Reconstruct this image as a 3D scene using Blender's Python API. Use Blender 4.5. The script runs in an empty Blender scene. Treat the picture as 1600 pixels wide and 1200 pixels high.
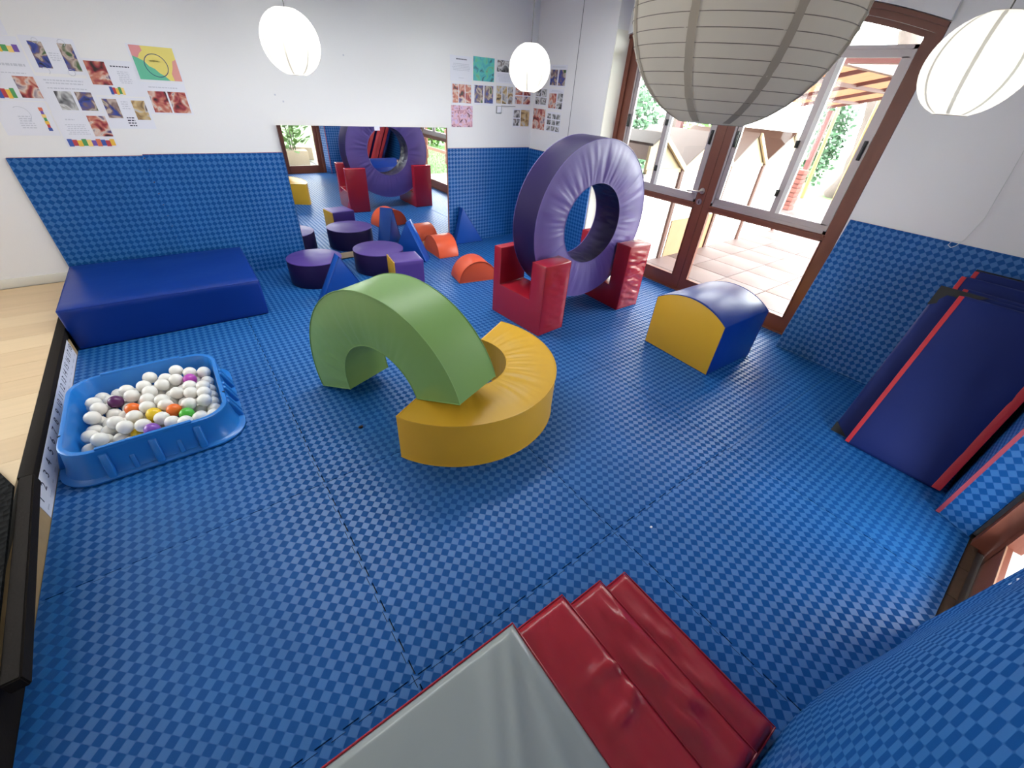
import bpy, bmesh, math, random
from math import sin, cos, pi, radians, atan2, sqrt, hypot
from mathutils import Vector, Matrix, noise

S = bpy.context.scene
COL = S.collection

# ------------------------------------------------------------------ camera
cam = bpy.data.cameras.new('camera')
cam.sensor_width = 36.0
cam.lens = 14.3492
cam.clip_start = 0.02
cam_ob = bpy.data.objects.new('camera', cam)
cam_ob.location = (-3.736, -4.591, 1.629)
cam_ob.rotation_euler = (radians(54.072), radians(-3.678), radians(-36.638))
COL.objects.link(cam_ob)
S.camera = cam_ob

# ------------------------------------------------------------------ world, daylight, exposure
S.view_settings.view_transform = 'Standard'
S.view_settings.look = 'None'
S.view_settings.gamma = 1.0
S.view_settings.use_curve_mapping = False
S.view_settings.exposure = 1.3
W = bpy.data.worlds.new('sky')
S.world = W
W.use_nodes = True
W.node_tree.nodes['Background'].inputs[0].default_value = (0.97, 0.985, 1.0, 1)
W.node_tree.nodes['Background'].inputs[1].default_value = 8.0

def portal(name, loc, rot, sx, sy):
    """marks an opening for the sky light (emits nothing by itself)"""
    l = bpy.data.lights.new(name, 'AREA')
    l.shape = 'RECTANGLE'; l.size = sx; l.size_y = sy
    l.cycles.is_portal = True
    o = bpy.data.objects.new(name, l)
    o.location = loc; o.rotation_euler = rot
    COL.objects.link(o)
portal('daylight_opening', (0.40, -2.34, 1.15), (0, radians(90), 0), 2.3, 2.4)
portal('daylight_opening', (-1.53, -5.40, 1.05), (radians(-90), 0, radians(180)), 0.75, 2.1)
portal('daylight_opening', (-7.45, 0.26, 1.46), (radians(-90), 0, 0), 2.3, 1.7)  # at the added window in the back wall

SKY = (-4.1, -0.7, -1.85, -1.35)   # unseen roof window added to light the play pit: x0, x1, y0, y1
portal('daylight_opening', ((SKY[0]+SKY[1])/2, (SKY[2]+SKY[3])/2, 2.56), (0, 0, 0), SKY[1]-SKY[0], SKY[3]-SKY[2])

# ------------------------------------------------------------------ materials
MATS = {}
def lin(c):
    return tuple((v/255/12.92 if v/255 <= 0.04045 else ((v/255+0.055)/1.055)**2.4) for v in c) + (1.0,)

def new_mat(name):
    m = bpy.data.materials.new(name); m.use_nodes = True
    nt = m.node_tree
    return m, nt, nt.nodes['Principled BSDF']

def mat(name, rgb, rough=0.5, metal=0.0, spec=0.5, bump=0.0, bscale=40.0, var=0.0, vscale=4.0, coat=0.0, sheen=0.0):
    if name in MATS: return MATS[name]
    m, nt, b = new_mat(name)
    c = lin(rgb)
    b.inputs['Base Color'].default_value = c
    b.inputs['Roughness'].default_value = rough
    b.inputs['Metallic'].default_value = metal
    b.inputs['Specular IOR Level'].default_value = spec
    b.inputs['Coat Weight'].default_value = coat
    tc = nt.nodes.new('ShaderNodeTexCoord')
    if var > 0:
        n = nt.nodes.new('ShaderNodeTexNoise'); n.inputs['Scale'].default_value = vscale; n.inputs['Detail'].default_value = 4
        nt.links.new(tc.outputs['Object'], n.inputs['Vector'])
        mx = nt.nodes.new('ShaderNodeMix'); mx.data_type = 'RGBA'
        mx.inputs[6].default_value = tuple(x*(1-var) for x in c[:3]) + (1,)
        mx.inputs[7].default_value = tuple(min(1, x*(1+var)) for x in c[:3]) + (1,)
        nt.links.new(n.outputs['Fac'], mx.inputs[0])
        nt.links.new(mx.outputs[2], b.inputs['Base Color'])
    if bump > 0:
        n2 = nt.nodes.new('ShaderNodeTexNoise'); n2.inputs['Scale'].default_value = bscale; n2.inputs['Detail'].default_value = 3
        nt.links.new(tc.outputs['Object'], n2.inputs['Vector'])
        bp = nt.nodes.new('ShaderNodeBump'); bp.inputs['Strength'].default_value = bump; bp.inputs['Distance'].default_value = 0.01
        nt.links.new(n2.outputs['Fac'], bp.inputs['Height'])
        nt.links.new(bp.outputs['Normal'], b.inputs['Normal'])
    MATS[name] = m
    return m

def vinyl(name, rgb, rough=0.36, spec=0.32):
    return mat('vinyl_' + name, rgb, rough, spec=spec, bump=0.10, bscale=9.0, var=0.06, vscale=3.0)

def eva_material(name, light, dark):
    """foam mat: checker of ribbed squares, 48 to the metre; ribs run the other way in every second square"""
    m, nt, b = new_mat(name)
    N, L = nt.nodes, nt.links
    uv = N.new('ShaderNodeUVMap'); uv.uv_map = 'UVMap'
    def math_(op, a, c=None):
        n = N.new('ShaderNodeMath'); n.operation = op
        for i, v in enumerate((a, c)):
            if v is None: continue
            if isinstance(v, (int, float)): n.inputs[i].default_value = v
            else: L.new(v, n.inputs[i])
        return n.outputs[0]
    sep = N.new('ShaderNodeSeparateXYZ'); L.new(uv.outputs[0], sep.inputs[0])
    sx = math_('COSINE', math_('MULTIPLY', sep.outputs[0], 24*2*pi))
    sy = math_('COSINE', math_('MULTIPLY', sep.outputs[1], 24*2*pi))
    prod = math_('ADD', sx, sy)
    mr = N.new('ShaderNodeMapRange'); mr.inputs['From Min'].default_value = -0.16; mr.inputs['From Max'].default_value = 0.16
    L.new(prod, mr.inputs['Value'])
    fac = mr.outputs[0]
    mx = N.new('ShaderNodeMix'); mx.data_type = 'RGBA'
    mx.inputs[6].default_value = lin(dark); mx.inputs[7].default_value = lin(light)  # rib sheen put into the base colour as lighter and darker squares
    L.new(fac, mx.inputs[0])
    nz = N.new('ShaderNodeTexNoise'); nz.inputs['Scale'].default_value = 2.2; nz.inputs['Detail'].default_value = 5
    L.new(uv.outputs[0], nz.inputs['Vector'])
    hs = N.new('ShaderNodeHueSaturation')
    L.new(mx.outputs[2], hs.inputs['Color'])
    mv = N.new('ShaderNodeMapRange'); mv.inputs['From Min'].default_value = 0.3; mv.inputs['From Max'].default_value = 0.7
    mv.inputs['To Min'].default_value = 0.90; mv.inputs['To Max'].default_value = 1.08
    L.new(nz.outputs['Fac'], mv.inputs['Value']); L.new(mv.outputs[0], hs.inputs['Value'])
    L.new(hs.outputs[0], b.inputs['Base Color'])
    r0 = math_('MULTIPLY_ADD', fac, -0.20); r0.node.inputs[2].default_value = 0.58; L.new(r0, b.inputs['Roughness'])
    b.inputs['Anisotropic'].default_value = 0.65
    rot = math_('MULTIPLY', fac, 0.25); L.new(rot, b.inputs['Anisotropic Rotation'])
    tg = N.new('ShaderNodeTangent'); tg.direction_type = 'UV_MAP'; tg.uv_map = 'UVMap'
    L.new(tg.outputs[0], b.inputs['Tangent'])
    s0 = math_('MULTIPLY_ADD', fac, 0.62); s0.node.inputs[2].default_value = 0.12; L.new(s0, b.inputs['Specular IOR Level'])
    bp = N.new('ShaderNodeBump'); bp.inputs['Strength'].default_value = 0.18; bp.inputs['Distance'].default_value = 0.002
    L.new(fac, bp.inputs['Height']); L.new(bp.outputs[0], b.inputs['Normal'])
    return m
EVA = eva_material('eva_foam', (32, 98, 166), (19, 76, 140))

def glass_material(name):
    m, nt, b = new_mat(name)
    N, L = nt.nodes, nt.links
    tr = N.new('ShaderNodeBsdfTransparent'); tr.inputs[0].default_value = (0.96, 0.98, 0.97, 1)
    gl = N.new('ShaderNodeBsdfGlossy'); gl.inputs['Roughness'].default_value = 0.02
    fr = N.new('ShaderNodeFresnel'); fr.inputs[0].default_value = 1.45
    mx = N.new('ShaderNodeMixShader')
    ge = N.new('ShaderNodeNewGeometry'); iv = N.new('ShaderNodeMath'); iv.operation = 'SUBTRACT'; iv.inputs[0].default_value = 1.0
    L.new(ge.outputs['Backfacing'], iv.inputs[1])
    mu = N.new('ShaderNodeMath'); mu.operation = 'MULTIPLY'; L.new(fr.outputs[0], mu.inputs[0]); L.new(iv.outputs[0], mu.inputs[1])
    L.new(mu.outputs[0], mx.inputs[0]); L.new(tr.outputs[0], mx.inputs[1]); L.new(gl.outputs[0], mx.inputs[2])
    L.new(mx.outputs[0], nt.nodes['Material Output'].inputs[0])
    return m
GLASS = glass_material('window_glass')

def paper_shade(name, rgb, emit=0.0, trans=0.45):
    m, nt, b = new_mat(name)
    N, L = nt.nodes, nt.links
    tc = N.new('ShaderNodeTexCoord')
    nz = N.new('ShaderNodeTexNoise'); nz.inputs['Scale'].default_value = 14; nz.inputs['Detail'].default_value = 6
    L.new(tc.outputs['Object'], nz.inputs['Vector'])
    mx = N.new('ShaderNodeMix'); mx.data_type = 'RGBA'
    c = lin(rgb); mx.inputs[6].default_value = tuple(x*0.88 for x in c[:3])+(1,); mx.inputs[7].default_value = c
    L.new(nz.outputs['Fac'], mx.inputs[0])
    di = N.new('ShaderNodeBsdfDiffuse'); L.new(mx.outputs[2], di.inputs[0])
    tl = N.new('ShaderNodeBsdfTranslucent'); L.new(mx.outputs[2], tl.inputs[0])
    bp = N.new('ShaderNodeBump'); bp.inputs['Strength'].default_value = 0.35; bp.inputs['Distance'].default_value = 0.004
    L.new(nz.outputs['Fac'], bp.inputs['Height']); L.new(bp.outputs[0], di.inputs['Normal'])
    ms = N.new('ShaderNodeMixShader'); ms.inputs[0].default_value = trans
    L.new(di.outputs[0], ms.inputs[1]); L.new(tl.outputs[0], ms.inputs[2])
    out = ms.outputs[0]
    if emit > 0:
        em = N.new('ShaderNodeEmission'); em.inputs[0].default_value = (1.0, 0.985, 0.95, 1); em.inputs[1].default_value = emit
        ad = N.new('ShaderNodeAddShader'); L.new(out, ad.inputs[0]); L.new(em.outputs[0], ad.inputs[1]); out = ad.outputs[0]
    L.new(out, nt.nodes['Material Output'].inputs[0])
    return m

def photo_material(name, palette, scale=16.0):
    """snapshot print: soft blots of colour, different on every object"""
    m, nt, b = new_mat(name)
    N, L = nt.nodes, nt.links
    tc = N.new('ShaderNodeTexCoord'); oi = N.new('ShaderNodeObjectInfo')
    mu = N.new('ShaderNodeMath'); mu.operation = 'MULTIPLY'; mu.inputs[1].default_value = 57.0
    L.new(oi.outputs['Random'], mu.inputs[0])
    va = N.new('ShaderNodeVectorMath'); va.operation = 'ADD'
    L.new(tc.outputs['Object'], va.inputs[0]); L.new(mu.outputs[0], va.inputs[1])
    nz = N.new('ShaderNodeTexNoise'); nz.inputs['Scale'].default_value = scale; nz.inputs['Detail'].default_value = 1.6
    nz.inputs['Distortion'].default_value = 0.8
    L.new(va.outputs[0], nz.inputs['Vector'])
    cr = N.new('ShaderNodeValToRGB')
    els = cr.color_ramp.elements
    n = len(palette)
    for i, p in enumerate(palette):
        pos = 0.30 + 0.40*i/(n-1)
        if i < 2: e = els[i]; e.position = pos
        else: e = els.new(pos)
        e.color = lin(p)
    L.new(nz.outputs['Fac'], cr.inputs[0]); L.new(cr.outputs[0], b.inputs['Base Color'])
    b.inputs['Roughness'].default_value = 0.45
    return m
PH_BLUE = photo_material('photo_blue', [(40, 36, 40), (52, 70, 150), (120, 96, 92), (190, 170, 160), (70, 96, 60)])
PH_RED = photo_material('photo_red', [(48, 30, 30), (150, 50, 60), (190, 120, 100), (210, 190, 180), (80, 60, 110)])
PH_SAND = photo_material('photo_sand', [(50, 44, 40), (150, 120, 84), (196, 168, 120), (180, 180, 186), (110, 90, 80)])
PH_GREY = photo_material('photo_grey', [(24, 24, 26), (90, 88, 92), (150, 148, 150), (205, 203, 204), (120, 110, 108)])
PH_PINK = photo_material('photo_pink', [(60, 50, 66), (186, 130, 150), (214, 168, 178), (196, 170, 214), (170, 120, 120)], 22)
PH_TEAL = photo_material('photo_teal', [(40, 90, 96), (56, 160, 170), (72, 176, 176), (80, 190, 150), (120, 130, 120)], 16)
PH_PASTEL = photo_material('photo_pastel', [(90, 180, 150), (110, 190, 140), (225, 215, 110), (228, 200, 120), (224, 150, 160)], 9)

M_WALL = mat('white_wall_paint', (226, 223, 224), 0.85, spec=0.25, bump=0.05, bscale=120, var=0.015, vscale=1.3)
M_CEIL = mat('ceiling_paint', (226, 226, 222), 0.9, spec=0.2, bump=0.03, bscale=80)
M_WOODFRAME = mat('brown_stained_wood', (112, 62, 48), 0.42, var=0.14, vscale=9, bump=0.08, bscale=60)
M_ALU = mat('grey_aluminium', (168, 158, 160), 0.38, metal=0.35)
M_ALU_W = mat('white_aluminium', (226, 224, 222), 0.4, metal=0.1)
M_BLACKP = mat('black_plastic', (20, 20, 22), 0.4)
M_STEEL = mat('brushed_steel', (190, 184, 178), 0.3, metal=0.9)
M_PAPER = mat('white_paper', (220, 219, 229), 0.6, spec=0.3)
M_INK = mat('grey_print', (192, 192, 204), 0.6, spec=0.2)
M_INKD = mat('dark_print', (58, 56, 76), 0.6, spec=0.2)
M_REDBACK = mat('red_foam_backing', (136, 48, 66), 0.6)
M_PURPLE = vinyl('purple', (80, 56, 132), 0.42, 0.28)
M_PURPLE_LIT = vinyl('lilac', (96, 76, 146), 0.40, 0.9)  # ring faces: the same purple vinyl, lightened where light falls on it
M_PURPLE_SHADED = vinyl('shaded_purple', (38, 27, 70), 0.38, 0.22)  # shaded copy of the purple vinyl, for ring bands and stool sides
M_RED = vinyl('red', (158, 24, 42), 0.27, 0.6)
M_GREEN = vinyl('green', (112, 146, 82), 0.38)
M_YELLOW = vinyl('yellow', (206, 158, 44), 0.38)
M_ORANGE = vinyl('orange', (216, 88, 56), 0.36)
M_NAVY = vinyl('navy', (8, 46, 128), 0.34)
M_BLUE = vinyl('blue', (20, 70, 154), 0.34)
M_GREY = mat('vinyl_grey', (146, 152, 152), 0.22, bump=0.05, bscale=6)
M_NYLON = mat('navy_nylon', (12, 30, 92), 0.6, spec=0.25, bump=0.12, bscale=14, var=0.08)
M_NYRED = mat('red_binding', (178, 32, 44), 0.5, bump=0.15, bscale=60)
M_NYBLACK = mat('black_binding', (10, 10, 14), 0.6)
M_TUB = mat('blue_plastic', (34, 116, 198), 0.28, var=0.04)
M_CORD = mat('lamp_cord', (70, 68, 66), 0.6)

# ------------------------------------------------------------------ mesh helpers
def tag(o, label=None, cat=None, group=None, kind=None):
    if label: o['label'] = label
    if cat: o['category'] = cat
    if group: o['group'] = group
    if kind: o['kind'] = kind
    return o

def thing(name, label, cat, loc=(0, 0, 0), rz=0.0, group=None):
    o = bpy.data.objects.new(name, None)
    o.empty_display_size = 0.05
    o.location = loc; o.rotation_euler = (0, 0, rz)
    COL.objects.link(o)
    return tag(o, label, cat, group)

def link(name, me, m=None, parent=None, loc=None, rot=None):
    o = bpy.data.objects.new(name, me)
    if m is not None and not me.materials: me.materials.append(m)
    COL.objects.link(o)
    if parent is not None: o.parent = parent
    if loc is not None: o.location = loc
    if rot is not None: o.rotation_euler = rot
    return o

def smooth(me, angle=40):
    for p in me.polygons: p.use_smooth = True
    try: me.set_sharp_from_angle(angle=radians(angle))
    except Exception: pass

def bm_mesh(bm, name, sm=True, angle=40):
    bmesh.ops.recalc_face_normals(bm, faces=bm.faces)
    me = bpy.data.meshes.new(name); bm.to_mesh(me); bm.free()
    if sm: smooth(me, angle)
    return me

def bm_box(bm, a, b):
    x0, y0, z0 = a; x1, y1, z1 = b
    v = [bm.verts.new(p) for p in ((x0,y0,z0),(x1,y0,z0),(x1,y1,z0),(x0,y1,z0),(x0,y0,z1),(x1,y0,z1),(x1,y1,z1),(x0,y1,z1))]
    for f in ((3,2,1,0),(4,5,6,7),(0,1,5,4),(1,2,6,5),(2,3,7,6),(3,0,4,7)): bm.faces.new([v[i] for i in f])
    return v

def boxes_mesh(name, boxes, bevel=0.0):
    bm = bmesh.new()
    for a, b in boxes:
        bm_box(bm, tuple(min(p, q) for p, q in zip(a, b)), tuple(max(p, q) for p, q in zip(a, b)))
    if bevel > 0:
        bmesh.ops.bevel(bm, geom=bm.edges[:], offset=bevel, segments=2, affect='EDGES', profile=0.6)
    return bm_mesh(bm, name, bevel > 0)

def boxes(name, bl, m, parent=None, bevel=0.0):
    return link(name, boxes_mesh(name, bl, bevel), m, parent)

def prism_mesh(name, poly, depth, bevel=0.0, seg=3, sm=True):
    """poly: list of (x,z); extruded from y=-depth/2 to depth/2"""
    bm = bmesh.new()
    a = [bm.verts.new((x, -depth/2, z)) for x, z in poly]
    b = [bm.verts.new((x, depth/2, z)) for x, z in poly]
    n = len(poly)
    bm.faces.new(a); bm.faces.new(b[::-1])
    for i in range(n): bm.faces.new((a[i], b[i], b[(i+1) % n], a[(i+1) % n]))
    bmesh.ops.recalc_face_normals(bm, faces=bm.faces)
    if bevel > 0:
        ed = [e for e in bm.edges if e.calc_face_angle(0) > radians(25)]
        bmesh.ops.bevel(bm, geom=ed, offset=bevel, segments=seg, affect='EDGES', profile=0.5)
    return bm_mesh(bm, name, sm, 35)

def tube_bm(bm, pts, r, n=8, closed=False):
    pts = [Vector(p) for p in pts]; m = len(pts); rings = []
    up = None
    for i, p in enumerate(pts):
        if closed: d = pts[(i+1) % m] - pts[i-1]
        else: d = pts[min(i+1, m-1)] - pts[max(i-1, 0)]
        d.normalize()
        if up is None:
            up = Vector((0, 0, 1)) if abs(d.z) < 0.9 else Vector((1, 0, 0))
        u = (up - d*up.dot(d)).normalized(); up = u
        v = d.cross(u)
        rr = r[i] if isinstance(r, (list, tuple)) else r
        rings.append([bm.verts.new(p + u*rr*cos(2*pi*k/n) + v*rr*sin(2*pi*k/n)) for k in range(n)])
    for i in range(m if closed else m-1):
        A, B = rings[i], rings[(i+1) % m]
        for k in range(n): bm.faces.new((A[k], A[(k+1) % n], B[(k+1) % n], B[k]))
    if not closed:
        bm.faces.new(rings[0][::-1]); bm.faces.new(rings[-1])

def tubes(name, paths, r, m, parent=None, n=8, closed=False):
    if closed and len(paths) > 1:
        for p in paths: o = tubes(name, [p], r, m, parent, n, True)
        return o
    bm = bmesh.new()
    for p in paths: tube_bm(bm, p, r, n, closed)
    return link(name, bm_mesh(bm, name), m, parent)

def lathe_mesh(name, prof, n=48, cap=True, sm=True, angle=40):
    bm = bmesh.new()
    rings = [[bm.verts.new((r*cos(2*pi*k/n), r*sin(2*pi*k/n), z)) for k in range(n)] for r, z in prof]
    for A, B in zip(rings, rings[1:]):
        for k in range(n): bm.faces.new((A[k], A[(k+1) % n], B[(k+1) % n], B[k]))
    if cap:
        bm.faces.new(rings[0][::-1]); bm.faces.new(rings[-1])
    return bm_mesh(bm, name, sm, angle)

def grid_mesh(name, nu, nv, fn, closed_u=False, sm=True, angle=180):
    """fn(i/nu, j/nv) -> (x,y,z)"""
    vs = []; fs = []
    cu = nu if closed_u else nu+1
    for j in range(nv+1):
        for i in range(cu): vs.append(fn(i/nu, j/nv))
    for j in range(nv):
        for i in range(nu):
            i2 = (i+1) % cu
            fs.append((j*cu+i, j*cu+i2, (j+1)*cu+i2, (j+1)*cu+i))
    me = bpy.data.meshes.new(name); me.from_pydata(vs, [], fs); me.update()
    if sm: smooth(me, angle)
    return me

def nz(x, y=0.0, z=0.0): return noise.noise(Vector((x, y, z)))

# ---- jigsaw foam tiles, local x 0..w, y 0..h, top at z=0
def tooth_edge(p, q, nrm, amp, n=12, phase=1):
    """points from p towards q (q left out) with dovetail teeth pointing along nrm"""
    out = []
    L = (q-p).length; d = (q-p)/L
    if amp == 0:
        return [p.copy()]
    pitch = L/n
    for k in range(n):
        s = p + d*pitch*k
        sg = amp*phase
        e = 0.016 if phase > 0 else 0.0
        out += [s.copy(), s + d*pitch*(0.25+e), s + d*pitch*(0.19+e) + nrm*sg, s + d*pitch*(0.81-e) + nrm*sg, s + d*pitch*(0.75-e)]
    return out

def tile_mesh(name, w, h, t, teeth=(0, 0, 0, 0), gap=0.0010, n=12):
    """teeth: amplitude sign for bottom, right, top, left side (0 straight, +1 tabs out, -1 notches)"""
    a = 0.0115
    c = [Vector((gap, gap)), Vector((w-gap, gap)), Vector((w-gap, h-gap)), Vector((gap, h-gap))]
    nr = [Vector((0, -1)), Vector((1, 0)), Vector((0, 1)), Vector((-1, 0))]
    pts = []
    for k in range(4):
        ln = (w, h, w, h)[k]
        tg = teeth[k]
        g = 0.0
        e = tooth_edge(c[k], c[(k+1) % 4], nr[k], (a - 2*gap if tg > 0 else a)*(1 if tg else 0), max(1, round(n*ln)), 1 if tg > 0 else -1)
        pts += e
    bm = bmesh.new()
    top = [bm.verts.new((p.x, p.y, 0)) for p in pts]
    bot = [bm.verts.new((p.x, p.y, -t)) for p in pts]
    bm.faces.new(top)
    m = len(pts)
    for i in range(m): bm.faces.new((top[i], bot[i], bot[(i+1) % m], top[(i+1) % m]))
    bmesh.ops.recalc_face_normals(bm, faces=bm.faces)
    uvl = bm.loops.layers.uv.new('UVMap')
    for f in bm.faces:
        for l in f.loops: l[uvl].uv = (l.vert.co.x, l.vert.co.y)
    bmesh.ops.triangulate(bm, faces=[f for f in bm.faces if len(f.verts) > 4])
    me = bpy.data.meshes.new(name); bm.to_mesh(me); bm.free()
    return me

# ================================================================== THE ROOM
def struct(name, o): o['kind'] = 'structure'; return o
CEIL_Z = 2.42
struct('wall_back', boxes('wall_back', [((-6.3, 0.02, -0.3), (0.35, 0.2, CEIL_Z+0.05)), ((-9.15, 0.02, -0.3), (-8.6, 0.2, CEIL_Z+0.05)),
    ((-8.6, 0.02, -0.3), (-6.3, 0.2, 0.62)), ((-8.6, 0.02, 2.3), (-6.3, 0.2, CEIL_Z+0.05))], M_WALL))
# screw holes in the plaster
holes = [ (-2.18, 1.77), (-2.81, 1.455), (-2.755, 1.41) ]
for x, z in holes:
    boxes('screw_hole', [((x-0.006, 0.0185, z-0.006), (x+0.006, 0.0201, z+0.006))], M_INK, bpy.data.objects['wall_back'])

def arch_z(y, drop=0.0):
    return 2.301 - 0.13*(y+2.342)**2 - drop
# right wall with arched door opening
bm = bmesh.new()
bm_box(bm, (0.02, -1.13, -0.3), (0.36, 0.02, CEIL_Z+0.05))
bm_box(bm, (0.21, -5.3, -0.3), (0.36, -3.56, CEIL_Z+0.05))
ys = [-3.56 + i*(3.56-1.13)/24 for i in range(25)]
lo = [(y, arch_z(max(min(y, -1.13), -3.555), -0.004)) for y in ys]
fr = [bm.verts.new((0.18, y, z)) for y, z in lo] + [bm.verts.new((0.18, -1.13, CEIL_Z+0.05)), bm.verts.new((0.18, -3.56, CEIL_Z+0.05))]
bk = [bm.verts.new((0.36, v.co.y, v.co.z)) for v in fr]
bm.faces.new(fr); bm.faces.new(bk[::-1])
for i in range(len(fr)): bm.faces.new((fr[i], bk[i], bk[(i+1) % len(fr)], fr[(i+1) % len(fr)]))
struct('wall_right', link('wall_right', bm_mesh(bm, 'wall_right', False), M_WALL))
boxes('wall_joint', [((0.0175, -0.652, 1.03), (0.0205, -0.646, CEIL_Z))], mat('grey_joint', (120, 122, 124), 0.7), bpy.data.objects['wall_right'])
# front wall (behind the camera): stub right of the narrow door, rest with a window
struct('wall_front', boxes('wall_front', [
    ((-1.080, -5.08, -0.3), (0.21, -4.945, CEIL_Z+0.05)), ((-1.150, -5.35, -0.3), (0.21, -5.08, CEIL_Z+0.05)),
    ((-1.93, -5.35, 2.12), (-1.150, -5.05, CEIL_Z+0.05)),
    ((-9.15, -5.35, -0.3), (-2.25, -5.045, CEIL_Z+0.05)), ((-2.25, -5.35, -0.3), (-1.93, -5.12, CEIL_Z+0.05))], M_WALL))
struct('wall_left', boxes('wall_left', [((-9.3, -5.35, -0.3), (-9.15, 0.2, CEIL_Z+0.05))], M_WALL))
x0, x1, y0, y1 = SKY
struct('ceiling', boxes('ceiling', [((-9.3, -5.35, CEIL_Z), (x0, 0.2, CEIL_Z+0.1)), ((x1, -5.35, CEIL_Z), (0.36, 0.2, CEIL_Z+0.1)),
    ((x0, -5.35, CEIL_Z), (x1, y0, CEIL_Z+0.1)), ((x0, y1, CEIL_Z), (x1, 0.2, CEIL_Z+0.1))], M_CEIL))
sk = thing('added_roof_window', None, None); sk['kind'] = 'structure'  # added roof window, out of view, for light from above
boxes('window_frame', [((x0, y0, CEIL_Z+0.02), (x1, y0+0.05, CEIL_Z+0.1)), ((x0, y1-0.05, CEIL_Z+0.02), (x1, y1, CEIL_Z+0.1)),
    ((x0, y0, CEIL_Z+0.02), (x0+0.05, y1, CEIL_Z+0.1)), ((x1-0.05, y0, CEIL_Z+0.02), (x1, y1, CEIL_Z+0.1))], M_CEIL, sk)
boxes('glass_pane', [((x0+0.05, y0+0.05, CEIL_Z+0.06), (x1-0.05, y1-0.05, CEIL_Z+0.066))], GLASS, sk)
def plain_window(name, axis, lo_, hi_, z0, z1, at):
    w = thing(name, None, None); w['kind'] = 'structure'
    fb = []
    n = 3
    for i in range(n+1):
        p = lo_ + (hi_-lo_)*i/n
        fb.append((p-0.03, p+0.03, z0, z1))
    fb += [(lo_, hi_, z0-0.0, z0+0.06), (lo_, hi_, z1-0.06, z1)]
    bl = []
    for a, b, c, d in fb:
        if axis == 'x': bl.append(((a, at-0.03, c), (b, at+0.03, d)))
        else: bl.append(((at-0.03, a, c), (at+0.03, b, d)))
    boxes('window_frame', bl, M_WOODFRAME, w)
    for i in range(n):
        a = lo_ + (hi_-lo_)*i/n; b = lo_ + (hi_-lo_)*(i+1)/n
        bx = [((a+0.03, at-0.003, z0+0.06), (b-0.03, at+0.003, z1-0.06))] if axis == 'x' else [((at-0.003, a+0.03, z0+0.06), (at+0.003, b-0.03, z1-0.06))]
        boxes('glass_pane', bx, GLASS, w)
plain_window('added_back_window', 'x', -8.6, -6.3, 0.62, 2.3, 0.11)  # unseen window added to bring in more daylight from the left

# ---------------------------------------------------------------- floors
floor = struct('floor', boxes('floor', [((-4.655, -5.12, -0.30), (0.36, 0.02, -0.022))], mat('screed', (120, 116, 110), 0.9)))
xs = [-4.602, -3.602, -2.602, -1.602, -1.105, -0.602, 0.0]
yr = [(-1.037, 0.0), (-2.037, -1.037), (-3.037, -2.037), (-4.037, -3.037), (-5.050, -4.037)]
_tm = {}
def floor_tile(x0, x1, y0, y1, teeth):
    key = (round(x1-x0, 3), round(y1-y0, 3), teeth)
    if key not in _tm: _tm[key] = tile_mesh('foam_tile', x1-x0, y1-y0, 0.020, teeth)
    return link('foam_tile', _tm[key], EVA, floor, (x0, y0, 0))
cols = [(-4.602, -3.602), (-3.602, -2.602), (-2.602, -1.602), (-1.602, -0.602), (-0.602, 0.225)]
for j, (y0, y1) in enumerate(yr):
    cc = list(cols)
    if j == 4: cc = [(-4.602, -3.602), (-3.602, -2.602), (-2.602, -1.602), (-1.602, -1.105), (-1.105, -0.105), (-0.105, 0.205)]
    if j == 0: cc[-1] = (-0.602, 0.0)
    for i, (x0, x1) in enumerate(cc):
        R = 1 if (i < len(cc)-1) else 0
        Lf = -1 if i > 0 else 0
        if j == 4 and i >= 3:
            R = 0; Lf = -1 if i == 3 else 0
        T = 1 if j > 0 else 0
        B = -1 if j < 4 else 0
        if j == 4 and i >= 3: T = 0
        if j == 3 and i >= 3: B = 0
        if j == 0: T = 0
        if j == 1 and i == 4: T = 0
        if j == 0 and i == 4: B = 0
        floor_tile(x0, x1, y0, y1, (B, R, T, Lf))
boxes('foam_edge_strip', [((-0.004, -1.037, -0.02), (0.015, 0.0, -0.002))], M_BLUE, floor)

# raised timber floor outside the play pit
M_PLANKS = [mat('oak_laminate_%d' % i, c, 0.45, var=0.10, vscale=2.0) for i, c in enumerate(((206, 178, 142), (198, 168, 130), (212, 186, 150)))]
for m in M_PLANKS:
    nt = m.node_tree; n = [q for q in nt.nodes if q.type == 'TEX_NOISE'][0]
    mp = nt.nodes.new('ShaderNodeMapping'); mp.inputs['Scale'].default_value = (1.2, 16, 1)
    tc = [q for q in nt.nodes if q.type == 'TEX_COORD'][0]; oi = nt.nodes.new('ShaderNodeObjectInfo')
    va = nt.nodes.new('ShaderNodeVectorMath'); va.operation = 'MULTIPLY_ADD'
    va.inputs[1].default_value = (1, 1, 1); nt.links.new(tc.outputs['Object'], va.inputs[0]); nt.links.new(oi.outputs['Random'], va.inputs[2])
    nt.links.new(va.outputs[0], mp.inputs['Vector']); nt.links.new(mp.outputs[0], n.inputs['Vector'])
wf = struct('floor_timber', boxes('floor_timber', [((-9.15, -5.03, -0.3), (-4.657, 0.02, 0.138))], mat('screed', (120, 116, 110), 0.9)))
random.seed(5)
pm = boxes_mesh('plank', [((0.0006, 0.0006, 0), (1.3794, 0.1912, 0.012))])
k = 0
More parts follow.
